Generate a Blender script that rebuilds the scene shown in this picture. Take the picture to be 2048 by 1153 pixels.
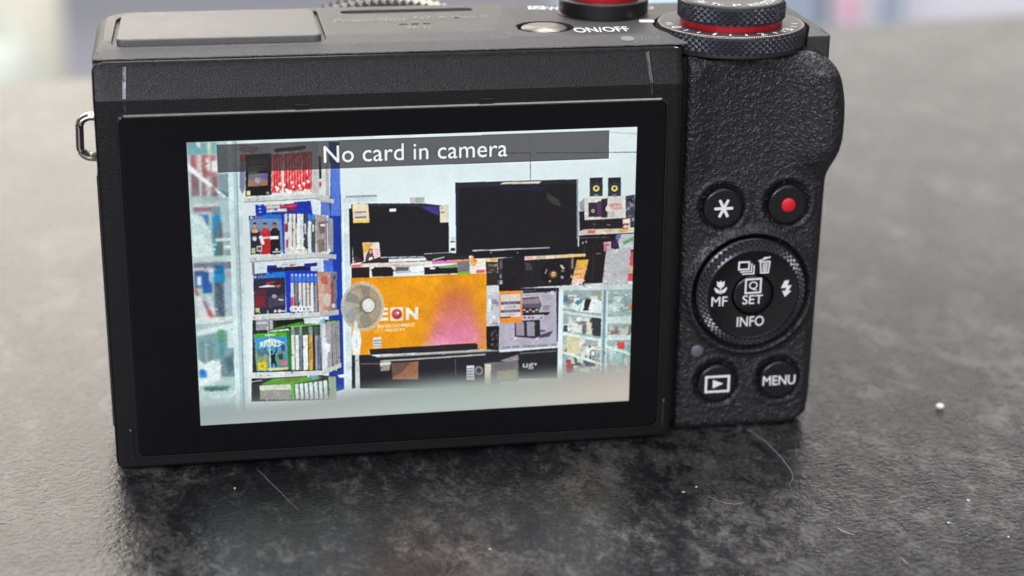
import bpy, bmesh, math, random
import numpy as np
from mathutils import Matrix, Vector

for o in list(bpy.data.objects):
    bpy.data.objects.remove(o)
scene = bpy.context.scene
COL = scene.collection
R = math.radians
S = 0.001                       # everything below is written in millimetres
ZO = 28.2                       # height of the display centre above the table, mm
random.seed(7)
rng = np.random.default_rng(11)

# ------------------------------------------------------------------ camera
cam = bpy.data.cameras.new('view_camera')
cam.sensor_width = 36.0
cam.lens = 3802.3 / 2048 * 36.0
cam.clip_start = 0.01
cam.clip_end = 60.0
cam.dof.use_dof = True
cam.dof.focus_distance = 0.269
cam.dof.aperture_fstop = cam.lens / 4.6
camo = bpy.data.objects.new('view_camera', cam)
COL.objects.link(camo)
camo.matrix_world = Matrix((
    (0.98608, 0.04747, -0.15934, -30.167 * S),
    (-0.16606, 0.32911, -0.92958, -256.504 * S),
    (0.00831, 0.94310, 0.33241, (89.397 + ZO) * S),
    (0, 0, 0, 1)))
scene.camera = camo

# ------------------------------------------------------------------ room light
world = bpy.data.worlds.new('World')
scene.world = world
world.use_nodes = True
bg = world.node_tree.nodes['Background']
bg.inputs[0].default_value = (0.90, 0.92, 1.0, 1)
bg.inputs[1].default_value = 0.14


def area(name, loc, target, sx, sy, power, color):
    l = bpy.data.lights.new(name, 'AREA')
    l.shape = 'RECTANGLE'
    l.size, l.size_y, l.energy, l.color = sx, sy, power, color
    o = bpy.data.objects.new(name, l)
    COL.objects.link(o)
    o.location = loc
    d = Vector(target) - Vector(loc)
    o.rotation_euler = d.to_track_quat('-Z', 'Y').to_euler()
    return o


area('shop_window_light', (-0.55, 2.3, 0.95), (0.0, 0.0, 0.05), 1.5, 1.5, 23, (1.0, 0.92, 0.81))
area('side_window_light', (0.80, 2.2, 0.50), (0.0, 0.0, 0.05), 1.2, 0.6, 4.6, (1.0, 0.94, 0.87))
area('ceiling_light', (0.1, -0.65, 1.75), (0.0, 0.0, 0.0), 1.3, 0.4, 9, (1.0, 0.97, 0.88))
area('front_fill_panel', (0.2, -1.8, 0.72), (0.0, 0.0, 0.0), 1.5, 0.5, 8.5, (1.0, 0.98, 0.95))  # unseen panel added behind the viewer so the housing's sloped top band reflects it
area('front_strip_light', (-0.85, -1.4, 0.92), (0.0, 0.0, 0.0), 1.2, 0.3, 26, (0.84, 0.86, 1.0))
area('background_fill_light', (0.4, 0.95, 2.2), (0.4, 2.6, -0.6), 1.6, 0.8, 120, (0.97, 0.97, 1.0))  # added fill lamp that brightens the floor and cabinets beyond the counter

scene.view_settings.view_transform = 'Standard'
scene.view_settings.look = 'None'
scene.view_settings.exposure = 0.0
scene.view_settings.gamma = 1.0
scene.view_settings.use_curve_mapping = False
scene.render.engine = 'CYCLES'


# ------------------------------------------------------------------ materials
def srgb(r, g, b):
    return tuple((c / 12.92 if c <= .04045 else ((c + .055) / 1.055) ** 2.4) for c in (r / 255, g / 255, b / 255)) + (1,)


class M:
    """small node helper"""
    def __init__(s, name):
        s.m = bpy.data.materials.new(name)
        s.m.use_nodes = True
        s.t = s.m.node_tree
        s.b = s.t.nodes['Principled BSDF']
        s.co = None

    def n(s, kind, **kw):
        nd = s.t.nodes.new(kind)
        for k, v in kw.items():
            if k.startswith('i_'):
                nd.inputs[k[2:].replace('_', ' ')].default_value = v
            else:
                setattr(nd, k, v)
        return nd

    def l(s, a, b):
        s.t.links.new(a, b)

    def coord(s):
        if not s.co:
            s.co = s.n('ShaderNodeTexCoord').outputs['Object']
        return s.co

    def noise(s, scale, detail=3, rough=.5, dist=0, vec=None, kind=None):
        nd = s.n('ShaderNodeTexNoise')
        if kind:
            nd.noise_type = kind
        nd.inputs['Scale'].default_value = scale
        nd.inputs['Detail'].default_value = detail
        nd.inputs['Roughness'].default_value = rough
        nd.inputs['Distortion'].default_value = dist
        s.l(vec or s.coord(), nd.inputs['Vector'])
        return nd.outputs[0]

    def ramp(s, fac, stops):
        nd = s.n('ShaderNodeValToRGB')
        e = nd.color_ramp.elements
        while len(e) < len(stops):
            e.new(.5)
        for el, (p, c) in zip(e, stops):
            el.position = p
            el.color = c if len(c) == 4 else tuple(c) + (1,)
        s.l(fac, nd.inputs[0])
        return nd.outputs[0]

    def math(s, op, a, b=None):
        nd = s.n('ShaderNodeMath', operation=op)
        for i, v in enumerate((a, b)):
            if v is None:
                continue
            if isinstance(v, (int, float)):
                nd.inputs[i].default_value = v
            else:
                s.l(v, nd.inputs[i])
        return nd.outputs[0]

    def mix(s, f, a, b):
        nd = s.n('ShaderNodeMix', data_type='RGBA')
        for i, v in ((0, f), (6, a), (7, b)):
            if isinstance(v, (int, float)):
                nd.inputs[i].default_value = v
            elif isinstance(v, tuple):
                nd.inputs[i].default_value = v if len(v) == 4 else v + (1,)
            else:
                s.l(v, nd.inputs[i])
        return nd.outputs[2]

    def bump(s, h, strength, dist):
        nd = s.n('ShaderNodeBump')
        nd.inputs['Strength'].default_value = strength
        nd.inputs['Distance'].default_value = dist
        s.l(h, nd.inputs['Height'])
        s.l(nd.outputs[0], s.b.inputs['Normal'])

    def set(s, **kw):
        for k, v in kw.items():
            inp = s.b.inputs[k.replace('_', ' ')]
            if isinstance(v, (int, float, tuple)):
                inp.default_value = v
            else:
                s.l(v, inp)
        return s


def specks(m, scale, size, share):
    """mask of sparse dust specks"""
    v = m.n('ShaderNodeTexVoronoi')
    v.inputs['Scale'].default_value = scale
    m.l(m.coord(), v.inputs['Vector'])
    sp = m.n('ShaderNodeSeparateColor')
    m.l(v.outputs['Color'], sp.inputs[0])
    near = m.math('LESS_THAN', v.outputs['Distance'], m.math('MULTIPLY', sp.outputs[1], size))
    return m.math('MULTIPLY', near, m.math('LESS_THAN', sp.outputs[0], share))


def simple(name, col, rough=.5, metal=0.0, spec=.5, grain=0.0, gscale=6000):
    m = M(name)
    m.set(Base_Color=col if len(col) == 4 else col + (1,), Roughness=rough, Metallic=metal, Specular_IOR_Level=spec)
    n = m.noise(1400, 2)
    m.set(Roughness=m.math('ADD', m.math('MULTIPLY', n, .16), rough - .08))
    if grain:
        m.bump(m.noise(gscale, 1), grain, .00004)
    return m.m


def painted(name, lo, hi, rough, spec=.5):
    """speckled camera-body paint"""
    m = M(name)
    n = m.noise(6200, 1, .6)
    big = m.noise(220, 3)
    c = m.ramp(n, [(.3, lo), (.7, hi)])
    c = m.mix(specks(m, 300, .05, .10), c, (.25, .24, .23, 1))
    m.set(Base_Color=c, Specular_IOR_Level=spec,
          Roughness=m.math('ADD', m.math('MULTIPLY', big, .12), rough - .06))
    m.bump(n, .8, .00009)
    return m.m


MAT = {}
MAT['paint'] = painted('speckled_black_paint', (.018, .017, .017), (.060, .057, .055), .42)
MAT['plate'] = painted('speckled_top_plate_paint', (.030, .029, .027), (.075, .072, .066), .40, .6)
MAT['flash'] = painted('satin_flash_cover_paint', (.085, .082, .078), (.135, .130, .124), .40, .65)
MAT['housing'] = painted('screen_housing_paint', (.0015, .0015, .0019), (.007, .0066, .007), .36, .4)
MAT['smooth_black'] = simple('smooth_black_plastic', (.008, .008, .009), .34, grain=.05)
MAT['button'] = simple('satin_black_button', (.006, .006, .007), .28, grain=.04, gscale=9000)
MAT['ridge'] = simple('polished_black_plastic', (.014, .014, .014), .17, spec=.9)
MAT['gap'] = simple('dark_gap', (.003, .003, .003), .7)
MAT['knurl'] = simple('anodised_black_metal', (.11, .11, .13), .24, metal=.75, spec=.6)
MAT['wheel_knurl'] = simple('anodised_black_wheel', (.07, .07, .075), .26, metal=.7, spec=.6)
MAT['red'] = simple('anodised_red_metal', (.52, .012, .022), .30, metal=.35)
MAT['rec_red'] = simple('glossy_red_plastic', (.72, .015, .035), .35)
MAT['white_print'] = simple('white_print', (.88, .86, .86), .5)
MAT['silver_print'] = simple('silver_print', (.23, .23, .225), .4, metal=.3)
MAT['faint_print'] = simple('worn_grey_print', (.17, .17, .165), .5)
MAT['steel'] = simple('polished_steel', (.60, .57, .52), .22, metal=1.0)
MAT['lens_ring'] = simple('lens_ring_metal', (.16, .155, .15), .25, metal=.7)
MAT['lamp'] = simple('frosted_lamp', (.13, .13, .15), .45)
MAT['crumb'] = simple('crumb_white', (.82, .76, .66), .7)
MAT['fibre'] = simple('fibre_white', (.30, .29, .275), .6)

m = M('spun_metal_button')
geo = m.coord()
sx = m.n('ShaderNodeSeparateXYZ')
m.l(geo, sx.inputs[0])
m.set(Base_Color=(.24, .225, .20, 1), Metallic=1.0, Roughness=.34)
dx = m.math('SUBTRACT', sx.outputs[0], (20.4 - 9) * S)
dy = m.math('SUBTRACT', sx.outputs[1], (12.6 - 15) * S)
rr = m.math('SQRT', m.math('ADD', m.math('MULTIPLY', dx, dx), m.math('MULTIPLY', dy, dy)))
m.bump(m.math('SINE', m.math('MULTIPLY', rr, 26000)), .5, .00003)
MAT['spun'] = m.m

m = M('dial_face_metal')
m.set(Base_Color=(.045, .043, .042, 1), Metallic=.3, Roughness=.38)
m.bump(m.noise(4000, 2), .15, .00004)
MAT['dial_face'] = m.m

# wrinkled leatherette
m = M('wrinkled_leatherette')
warp = m.n('ShaderNodeTexNoise')
warp.inputs['Scale'].default_value = 900
warp.inputs['Detail'].default_value = 2
m.l(m.coord(), warp.inputs['Vector'])
wv = m.n('ShaderNodeVectorMath', operation='MULTIPLY_ADD')
m.l(warp.outputs['Color'], wv.inputs[0])
wv.inputs[1].default_value = (.0007,) * 3
m.l(m.coord(), wv.inputs[2])
ridge = m.noise(1000, 2, .55, 0, wv.outputs[0])
rdg = m.math('SUBTRACT', 1.0, m.math('MULTIPLY', m.math('ABSOLUTE', m.math('SUBTRACT', ridge, .5)), 10.0))
rdg = m.math('MAXIMUM', rdg, 0.0)
fine = m.noise(1900, 2, .6)
wide = m.noise(950, 1)
msk = m.math('MINIMUM', m.math('MAXIMUM', m.math('MULTIPLY', m.math('SUBTRACT', wide, .34), 6.0), 0.0), 1.0)
hgt = m.math('ADD', m.math('MULTIPLY', rdg, msk), m.math('MULTIPLY', fine, .38))
m.bump(hgt, .75, .00016)
m.set(Base_Color=m.ramp(fine, [(.3, (.012, .0115, .014)), (.7, (.024, .0235, .027))]), Roughness=.40, Specular_IOR_Level=.55)
MAT['leather'] = m.m

# black display glass
m = M('display_cover_glass')
smear = m.noise(55, 3, .5, 1.5)
m.set(Base_Color=m.mix(specks(m, 260, .05, .16), (.0032, .0028, .0045, 1), (.30, .30, .31, 1)),
      Roughness=m.ramp(smear, [(.45, (.09, .09, .09)), (.68, (.22, .22, .22))]), Specular_IOR_Level=.2)
MAT['glass'] = m.m

# lit display
m = M('lit_display')
at = m.n('ShaderNodeVertexColor', layer_name='picture')
m.set(Base_Color=(.004, .004, .005, 1), Roughness=.15, Specular_IOR_Level=.3, Emission_Color=at.outputs[0], Emission_Strength=1.0)
MAT['display'] = m.m

# stone-look laminate
m = M('dark_stone_laminate')
mp = m.n('ShaderNodeMapping')
mp.inputs['Scale'].default_value = (1.0, .62, 1.0)
mp.inputs['Rotation'].default_value = (0, 0, R(14))
m.l(m.coord(), mp.inputs[0])
v = mp.outputs[0]
cl = m.noise(62, 6, .70, .5, v)
md = m.noise(300, 6, .78, .5, v)
fn = m.noise(1500, 3, .7, 0, v)
mixv = m.math('ADD', m.math('ADD', m.math('MULTIPLY', cl, .36), m.math('MULTIPLY', md, .46)), m.math('MULTIPLY', fn, .22))
base = m.ramp(mixv, [(.46, (.008, .008, .010)), (.53, (.022, .021, .022)), (.585, (.070, .067, .064)), (.67, (.15, .142, .134))])
fl = m.noise(70, 4, .55, 1.2, v)
flake = m.ramp(fl, [(.66, (0, 0, 0)), (.70, (1, 1, 1))])
base = m.mix(m.math('MULTIPLY', flake, .30), base, (.13, .123, .115, 1))
vo = m.n('ShaderNodeTexVoronoi', feature='F1', distance='MANHATTAN')
vo.inputs['Scale'].default_value = 58
wz = m.n('ShaderNodeVectorMath', operation='MULTIPLY_ADD')
wn = m.n('ShaderNodeTexNoise')
wn.inputs['Scale'].default_value = 240
wn.inputs['Detail'].default_value = 4
m.l(v, wn.inputs['Vector'])
m.l(wn.outputs['Color'], wz.inputs[0])
wz.inputs[1].default_value = (.012, .012, 0)
m.l(v, wz.inputs[2])
m.l(wz.outputs[0], vo.inputs['Vector'])
sc = m.n('ShaderNodeSeparateColor')
m.l(vo.outputs['Color'], sc.inputs[0])
chip = m.math('MULTIPLY', m.math('GREATER_THAN', sc.outputs[0], .80), m.math('GREATER_THAN', md, .46))
base = m.mix(m.math('MULTIPLY', chip, .35), base, m.ramp(fn, [(.35, (.045, .043, .040)), (.7, (.13, .123, .115))]))
base = m.mix(specks(m, 120, .035, .35), base, (.6, .58, .55, 1))
m.set(Base_Color=base, Specular_IOR_Level=.62, Roughness=m.math('ADD', .20, m.math('MULTIPLY', md, .16)))
m.bump(m.math('ADD', m.noise(1150, 2, .55, .6), m.math('MULTIPLY', md, .3)), .5, .00024)
MAT['table'] = m.m

m = M('pale_floor_vinyl')
m.set(Base_Color=m.ramp(m.noise(3, 3), [(.35, (.66, .65, .70)), (.65, (.72, .71, .76))]), Roughness=.45)
MAT['floor'] = m.m
MAT['cream'] = simple('cream_cloth', (.56, .53, .44), .8)
MAT['pale_green'] = simple('pale_green_cloth', (.46, .48, .42), .8)
MAT['white_panel'] = simple('white_panel', (.60, .60, .635), .5)
MAT['blue_grey'] = simple('blue_grey_metal', (.28, .33, .40), .4)
MAT['cyan_panel'] = simple('pale_cyan_panel', (.55, .72, .78), .5)
MAT['pink'] = simple('pink_card', (.70, .36, .44), .6)

# ------------------------------------------------------------------ mesh helpers
OFF = Vector((0, 0, 0))         # base of the thing being built, mm


def obj(name, verts, faces, mat, parent=None, smooth=False, bevel=0.0, seg=2, angle=35):
    me = bpy.data.meshes.new(name)
    me.from_pydata([((x - OFF[0]) * S, (y - OFF[1]) * S, (z - OFF[2]) * S) for x, y, z in verts], [], faces)
    bm = bmesh.new()
    bm.from_mesh(me)
    bmesh.ops.recalc_face_normals(bm, faces=bm.faces)
    bm.to_mesh(me)
    bm.free()
    if smooth:
        me.polygons.foreach_set('use_smooth', [True] * len(me.polygons))
    me.materials.append(MAT[mat] if isinstance(mat, str) else mat)
    o = bpy.data.objects.new(name, me)
    COL.objects.link(o)
    if parent:
        o.parent = parent
    if bevel:
        b = o.modifiers.new('bevel', 'BEVEL')
        b.width = bevel * S
        b.segments = seg
        b.limit_method = 'ANGLE'
        b.angle_limit = R(angle)
        b.harden_normals = True
        me.polygons.foreach_set('use_smooth', [True] * len(me.polygons))
    return o


def tag(o, label, cat=None, group=None, kind=None):
    o['label'] = label
    if cat:
        o['category'] = cat
    if group:
        o['group'] = group
    if kind:
        o['kind'] = kind
    return o


def empty(name, loc):
    o = bpy.data.objects.new(name, None)
    o.empty_display_size = .01
    COL.objects.link(o)
    o.location = Vector(loc) * S
    return o


def round_poly(pts, rads, seg=8):
    """closed polygon with rounded corners; always len(pts)*(seg+1) points"""
    out = []
    n = len(pts)
    for i in range(n):
        p0, p1, p2 = Vector(pts[i - 1]), Vector(pts[i]), Vector(pts[(i + 1) % n])
        r = rads[i] if isinstance(rads, (list, tuple)) else rads
        a, b = (p0 - p1).normalized(), (p2 - p1).normalized()
        ang = a.angle(b)
        d = r / math.tan(ang / 2)
        s, e = p1 + a * d, p1 + b * d
        c = p1 + (a + b).normalized() * (r / math.sin(ang / 2))
        for k in range(seg + 1):
            t = k / seg
            q = s.lerp(e, t)
            v = q - c
            if v.length > 1e-9 and r > 1e-6:
                q = c + v.normalized() * r
            out.append((q.x, q.y))
    return out


def loft(loops, cap0=True, cap1=True):
    """loops: lists of xyz, same count"""
    n = len(loops[0])
    vs = [p for L in loops for p in L]
    fs = []
    for k in range(len(loops) - 1):
        for i in range(n):
            j = (i + 1) % n
            fs.append((k * n + i, k * n + j, (k + 1) * n + j, (k + 1) * n + i))
    if cap0:
        fs.append(tuple(range(n))[::-1])
    if cap1:
        fs.append(tuple(range((len(loops) - 1) * n, len(loops) * n)))
    return vs, fs


def lathe(prof, c, axis='Z', seg=64, cap0=True, cap1=True):
    """prof: (radius, height); axis Z up, or Y towards the viewer (height measured along -Y)"""
    loops = []
    for r, h in prof:
        L = []
        for k in range(seg):
            a = 2 * math.pi * k / seg
            if axis == 'Z':
                L.append((c[0] + r * math.cos(a), c[1] + r * math.sin(a), c[2] + h))
            else:
                L.append((c[0] + r * math.cos(a), c[1] - h, c[2] + r * math.sin(a)))
        loops.append(L)
    return loft(loops, cap0, cap1)


def knurl(p0, p1, c, n, rows, amp, axis='Z', twist=0):
    """diamond knurling on a conical band from profile point p0 to p1 (r, h)"""
    dr, dh = p1[0] - p0[0], p1[1] - p0[1]
    L = math.hypot(dr, dh)
    nx, ny = dh / L, -dr / L
    vs, fs = [], []
    for j in range(rows + 1):
        t = j / rows
        for i in range(n):
            a = 2 * math.pi * i / n
            e = amp if ((i + j) % 2 and 0 < j < rows) else 0.0
            r, h = p0[0] + dr * t + nx * e, p0[1] + dh * t + ny * e
            if axis == 'Z':
                vs.append((c[0] + r * math.cos(a), c[1] + r * math.sin(a), c[2] + h))
            else:
                vs.append((c[0] + r * math.cos(a), c[1] - h, c[2] + r * math.sin(a)))
    for j in range(rows):
        for i in range(n):
            k = (i + 1) % n
            a, b, d, e = j * n + i, j * n + k, (j + 1) * n + k, (j + 1) * n + i
            if (i + j) % 2:
                fs += [(a, b, e), (b, d, e)]
            else:
                fs += [(a, b, d), (a, d, e)]
    return vs, fs


def merge(*parts):
    vs, fs = [], []
    for v, f in parts:
        o = len(vs)
        vs += list(v)
        fs += [tuple(i + o for i in q) for q in f]
    return vs, fs


def boxv(x0, x1, y0, y1, z0, z1):
    vs = [(x, y, z) for z in (z0, z1) for y in (y0, y1) for x in (x0, x1)]
    return vs, [(0, 2, 3, 1), (4, 5, 7, 6), (0, 1, 5, 4), (2, 6, 7, 3), (0, 4, 6, 2), (1, 3, 7, 5)]


def tube(pts, rad, seg=8, closed=False):
    P = [Vector(p) for p in pts]
    n = len(P)
    loops = []
    up = Vector((0, 0, 1))
    for i in range(n):
        a = P[i - 1] if (closed or i) else P[i]
        b = P[(i + 1) % n] if (closed or i < n - 1) else P[i]
        t = (b - a).normalized()
        u = up if abs(t.dot(up)) < .95 else Vector((0, 1, 0))
        s = t.cross(u).normalized()
        w = s.cross(t)
        r = rad(i / (n - 1)) if callable(rad) else rad
        loops.append([tuple(P[i] + (s * math.cos(2 * math.pi * k / seg) + w * math.sin(2 * math.pi * k / seg)) * r) for k in range(seg)])
    if closed:
        loops.append(loops[0])
        return loft(loops, False, False)
    return loft(loops)


def cut(target, cutter):
    md = target.modifiers.new('cut', 'BOOLEAN')
    md.object = cutter
    md.operation = 'DIFFERENCE'
    md.solver = 'EXACT'
    dg = bpy.context.evaluated_depsgraph_get()
    me = bpy.data.meshes.new_from_object(target.evaluated_get(dg))
    target.modifiers.clear()
    old = target.data
    target.data = me
    me.name = old.name
    bpy.data.objects.remove(cutter)


def glyphs(text, bold=0.0, spacing=1.0, shear=0.0):
    """lettering as triangles in the unit em square"""
    cu = bpy.data.curves.new('t', 'FONT')
    cu.body = text
    cu.size = 1.0
    cu.offset = bold
    cu.space_character = spacing
    cu.shear = shear
    cu.resolution_u = 4
    o = bpy.data.objects.new('t', cu)
    COL.objects.link(o)
    dg = bpy.context.evaluated_depsgraph_get()
    me = bpy.data.meshes.new_from_object(o.evaluated_get(dg))
    me.calc_loop_triangles()
    vs = [(v.co.x, v.co.y) for v in me.vertices]
    ts = [tuple(t.vertices) for t in me.loop_triangles]
    bpy.data.objects.remove(o)
    bpy.data.meshes.remove(me)
    bpy.data.curves.remove(cu)
    xs = [p[0] for p in vs]
    ys = [p[1] for p in vs]
    return vs, ts, min(xs), max(xs), min(ys), max(ys)


class Print:
    """flat print built from strokes, polygons and letters on one plane; fn maps (u, v, lift) to xyz mm"""
    def __init__(s, fn):
        s.fn, s.v, s.f, s.k = fn, [], [], 0

    def lift(s):
        s.k += 1
        return .035 + .003 * s.k

    def poly(s, pts):
        h = s.lift()
        o = len(s.v)
        s.v += [s.fn(u, v, h) for u, v in pts]
        s.f.append(tuple(range(o, o + len(pts))))
        return s

    def stroke(s, pts, w, cap=True, closed=False):
        P = list(pts) + ([pts[0]] if closed else [])
        for a, b in zip(P, P[1:]):
            d = Vector((b[0] - a[0], b[1] - a[1])).normalized()
            nrm = Vector((-d.y, d.x)) * w / 2
            e = d * (w * .5 if cap else 0)
            A, B = Vector(a) - e, Vector(b) + e
            if cap:
                c = w * .22
                q = [A + nrm + d * c, A + nrm * .5, A - nrm * .5, A - nrm + d * c, B - nrm - d * c, B - nrm * .5, B + nrm * .5, B + nrm - d * c]
            else:
                q = [A + nrm, A - nrm, B - nrm, B + nrm]
            s.poly([tuple(p) for p in q])
        return s

    def disc(s, c, r, r2=None, n=20):
        return s.poly([(c[0] + r * math.cos(2 * math.pi * k / n), c[1] + (r2 or r) * math.sin(2 * math.pi * k / n)) for k in range(n)])

    def ring(s, c, r, w, n=28):
        h = s.lift()
        o = len(s.v)
        for k in range(n):
            a = 2 * math.pi * k / n
            for q in (r - w / 2, r + w / 2):
                s.v.append(s.fn(c[0] + q * math.cos(a), c[1] + q * math.sin(a), h))
        for k in range(n):
            j = (k + 1) % n
            s.f.append((o + 2 * k, o + 2 * k + 1, o + 2 * j + 1, o + 2 * j))
        return s

    def text(s, t, x0, y0, x1, y1, bold=0.0, spacing=1.0, shear=0.0):
        vs, ts, a, b, c, d = glyphs(t, bold, spacing, shear)
        h = s.lift()
        o = len(s.v)
        s.v += [s.fn(x0 + (p[0] - a) / (b - a) * (x1 - x0), y0 + (p[1] - c) / (d - c) * (y1 - y0), h) for p in vs]
        s.f += [tuple(i + o for i in q) for q in ts]
        return s

    def done(s, name, mat, parent):
        me = bpy.data.meshes.new(name)
        me.from_pydata([((x - OFF[0]) * S, (y - OFF[1]) * S, (z - OFF[2]) * S) for x, y, z in s.v], [], s.f)
        me.materials.append(MAT[mat])
        o = bpy.data.objects.new(name, me)
        COL.objects.link(o)
        o.parent = parent
        return o


def Z(z):
    return z + ZO


# ------------------------------------------------------------------ setting: counter and floor
ca, sa_ = math.cos(R(10.2)), math.sin(R(10.2))


def tb(u, v, z):
    """counter frame: u along its far edge, v towards the viewer"""
    return (75 + u * ca + v * sa_, 283 + u * sa_ - v * ca, z)


pts = round_poly([(-900, 0), (900, 0), (900, 800), (-900, 800)], 8, 4)
loops = []
for ins, z in ((3, -30), (0, -27), (0, -3), (.9, -.9), (3, 0)):
    q = round_poly([(-900 + ins, ins), (900 - ins, ins), (900 - ins, 800 - ins), (-900 + ins, 800 - ins)], 8, 4)
    loops.append([tb(u, v, z) for u, v in q])
counter = obj('countertop', *loft(loops), 'table')
tag(counter, 'dark mottled stone-look laminate countertop', kind='structure')

fl = obj('floor', [(-6000, -2500, -760), (6000, -2500, -760), (6000, 9000, -760), (-6000, 9000, -760)], [(0, 1, 2, 3)], 'floor')
tag(fl, 'pale lavender grey shop floor out of focus', kind='structure')

# ------------------------------------------------------------------ blurred things beyond the counter
def lump(name, c, rx, ry, rz, mat, label, cat, seed, group=None):
    global OFF
    OFF = Vector((c[0], c[1], c[2]))
    vs, fs = [], []
    nu, nv = 28, 16
    for j in range(nv + 1):
        ph = math.pi * j / nv
        for i in range(nu):
            th = 2 * math.pi * i / nu
            w = 1 + .10 * math.sin(3 * th + seed) * math.sin(ph) + .07 * math.sin(5 * ph + 2 * th + seed)
            z = math.cos(ph)
            vs.append((c[0] + rx * w * math.sin(ph) * math.cos(th), c[1] + ry * w * math.sin(ph) * math.sin(th), c[2] + rz * (1 + (z * w if z > 0 else max(z * w, -1) * 1.0))))
    for j in range(nv):
        for i in range(nu):
            k = (i + 1) % nu
            fs.append((j * nu + i, j * nu + k, (j + 1) * nu + k, (j + 1) * nu + i))
    o = obj(name, vs, fs, mat, None, True)
    o.location = OFF * S
    OFF = Vector((0, 0, 0))
    return tag(o, label, cat, group)


lump('cloth_sack', (-236, 1800, -760), 74, 90, 232, 'pale_green', 'pale greenish cream sack standing on the floor, lower of two', 'sack', 1.0)
lump('cloth_sack', (-300, 2250, -760), 100, 110, 300, 'cream', 'taller cream sack standing on the floor behind the greenish one', 'sack', 2.3)


def cabinet(x0, x1, y0, y1, h, mat, label, name='cabinet', cat='cabinet'):
    global OFF
    OFF = Vector(((x0 + x1) / 2, (y0 + y1) / 2, -760))
    r = empty(name, OFF)
    obj('carcass', *boxv(x0, x1, y0, y1, -680, -760 + h), mat, r, bevel=6)
    obj('plinth', *boxv(x0 + 15, x1 - 15, y0 + 25, y1 - 15, -760, -678), 'blue_grey', r)
    obj('door', *boxv(x0 + 8, x1 - 8, y0 - 16, y0 + 2, -672, -770 + h), mat, r, bevel=3)
    OFF = Vector((0, 0, 0))
    return tag(r, label, cat)


cabinet(452, 560, 1850, 2250, 800, 'cyan_panel', 'narrow pale cyan cabinet standing beyond the counter')
cabinet(600, 704, 1870, 2250, 800, 'blue_grey', 'blue grey cabinet standing beside the white one')
cabinet(708, 1500, 1850, 2250, 800, 'white_panel', 'wide white cabinet standing behind a slim grey post')
OFF = Vector((752, 1780, -760))
ps = obj('post', *merge(boxv(741, 762, 1770, 1790, -752, 140), boxv(716, 787, 1745, 1815, -760, -752)), 'blue_grey', None, bevel=2)
ps.location = OFF * S
tag(ps, 'slim grey metal post on a square foot in front of the white cabinet', 'post')
OFF = Vector((0, 0, 0))
OFF = Vector((722, 1833, -318))
pk = obj('card', *boxv(711, 733, 1831.5, 1834.6, -322, -284), 'pink', None, bevel=.5)
pk.location = OFF * S
tag(pk, 'small pink card stuck to the edge of the white cabinet', 'card')
OFF = Vector((0, 0, 0))


# ------------------------------------------------------------------ the compact camera
BASE = Vector((9, 15, 0))
CAM = empty('compact_camera', BASE)
tag(CAM, 'black compact camera standing upright with its rear display lit, showing No card in camera', 'camera')
OFF = BASE

# body shell ---------------------------------------------------------------
def body_loop(z, x0, x1, yl, yr, y1):
    # yl: rear edge behind the display, yr: rear edge on the grip side
    q = round_poly([(x0, yl), (39.3, yl), (39.5, yr), (x1, yr), (x1, y1), (x0, y1)], [1.0, .05, .05, .6, 3.6, 4.2], 8)
    return [(x, y, Z(z)) for x, y in q]


body = obj('body_shell', *loft([
    body_loop(-28.2, -42.6, 60.0, 5.9, 6.2, 28),
    body_loop(-27.6, -43.5, 61.0, 5.2, 5.5, 28.7),
    body_loop(-26.8, -43.9, 61.4, 4.8, 5.1, 29.0),
    body_loop(30.6, -43.9, 61.5, 4.8, 5.1, 29.0),
    body_loop(32.27, -43.9, 61.5, 3.4, 5.05, 29.0),
    body_loop(32.28, -43.88, 61.5, 2.48, 5.05, 29.0),
    body_loop(32.34, -43.85, 61.5, 2.42, 5.05, 29.0),
    body_loop(32.46, -43.75, 61.4, 2.6, 5.15, 29.0),
    body_loop(33.22, -43.05, 60.5, 6.1, 6.5, 28.6),
    body_loop(33.26, -42.95, 60.3, 6.4, 6.8, 28.4)]), 'paint', CAM)
for p in body.data.polygons:
    p.use_smooth = False

# pit for the power button
pv = lathe([(4.25, -1.3), (4.25, .4), (4.9, 1.0)], (20.4, 12.6, Z(33.26)), 'Z', 48)
# notch under the dial
nv = lathe([(11.5, -3.4), (11.5, 2.0)], (47.9, 10.7, Z(33.26)), 'Z', 72)
for vv in (pv, nv):
    cut(body, obj('cutter', *vv, 'paint', CAM))
body.data.materials.clear()
body.data.materials.append(MAT['paint'])
body.data.materials.append(MAT['ridge'])
for p in body.data.polygons:
    if p.center.z > Z(32.29) * S and p.center.z < Z(32.45) * S and p.center.y < (2.62 - BASE[1]) * S:
        p.material_index = 1
bv = body.modifiers.new('bevel', 'BEVEL')
bv.width = .12 * S
bv.segments = 2
bv.limit_method = 'ANGLE'
bv.angle_limit = R(40)

# raised top plate on the flash side
def plate_loop(z, x0, xa, xb, y0, y1):
    q = round_poly([(x0, y0), (xa, y0), (xb, y1), (x0, y1)], [.6, .9, .9, 4.2], 8)
    return [(x, y, Z(z)) for x, y in q]


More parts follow.
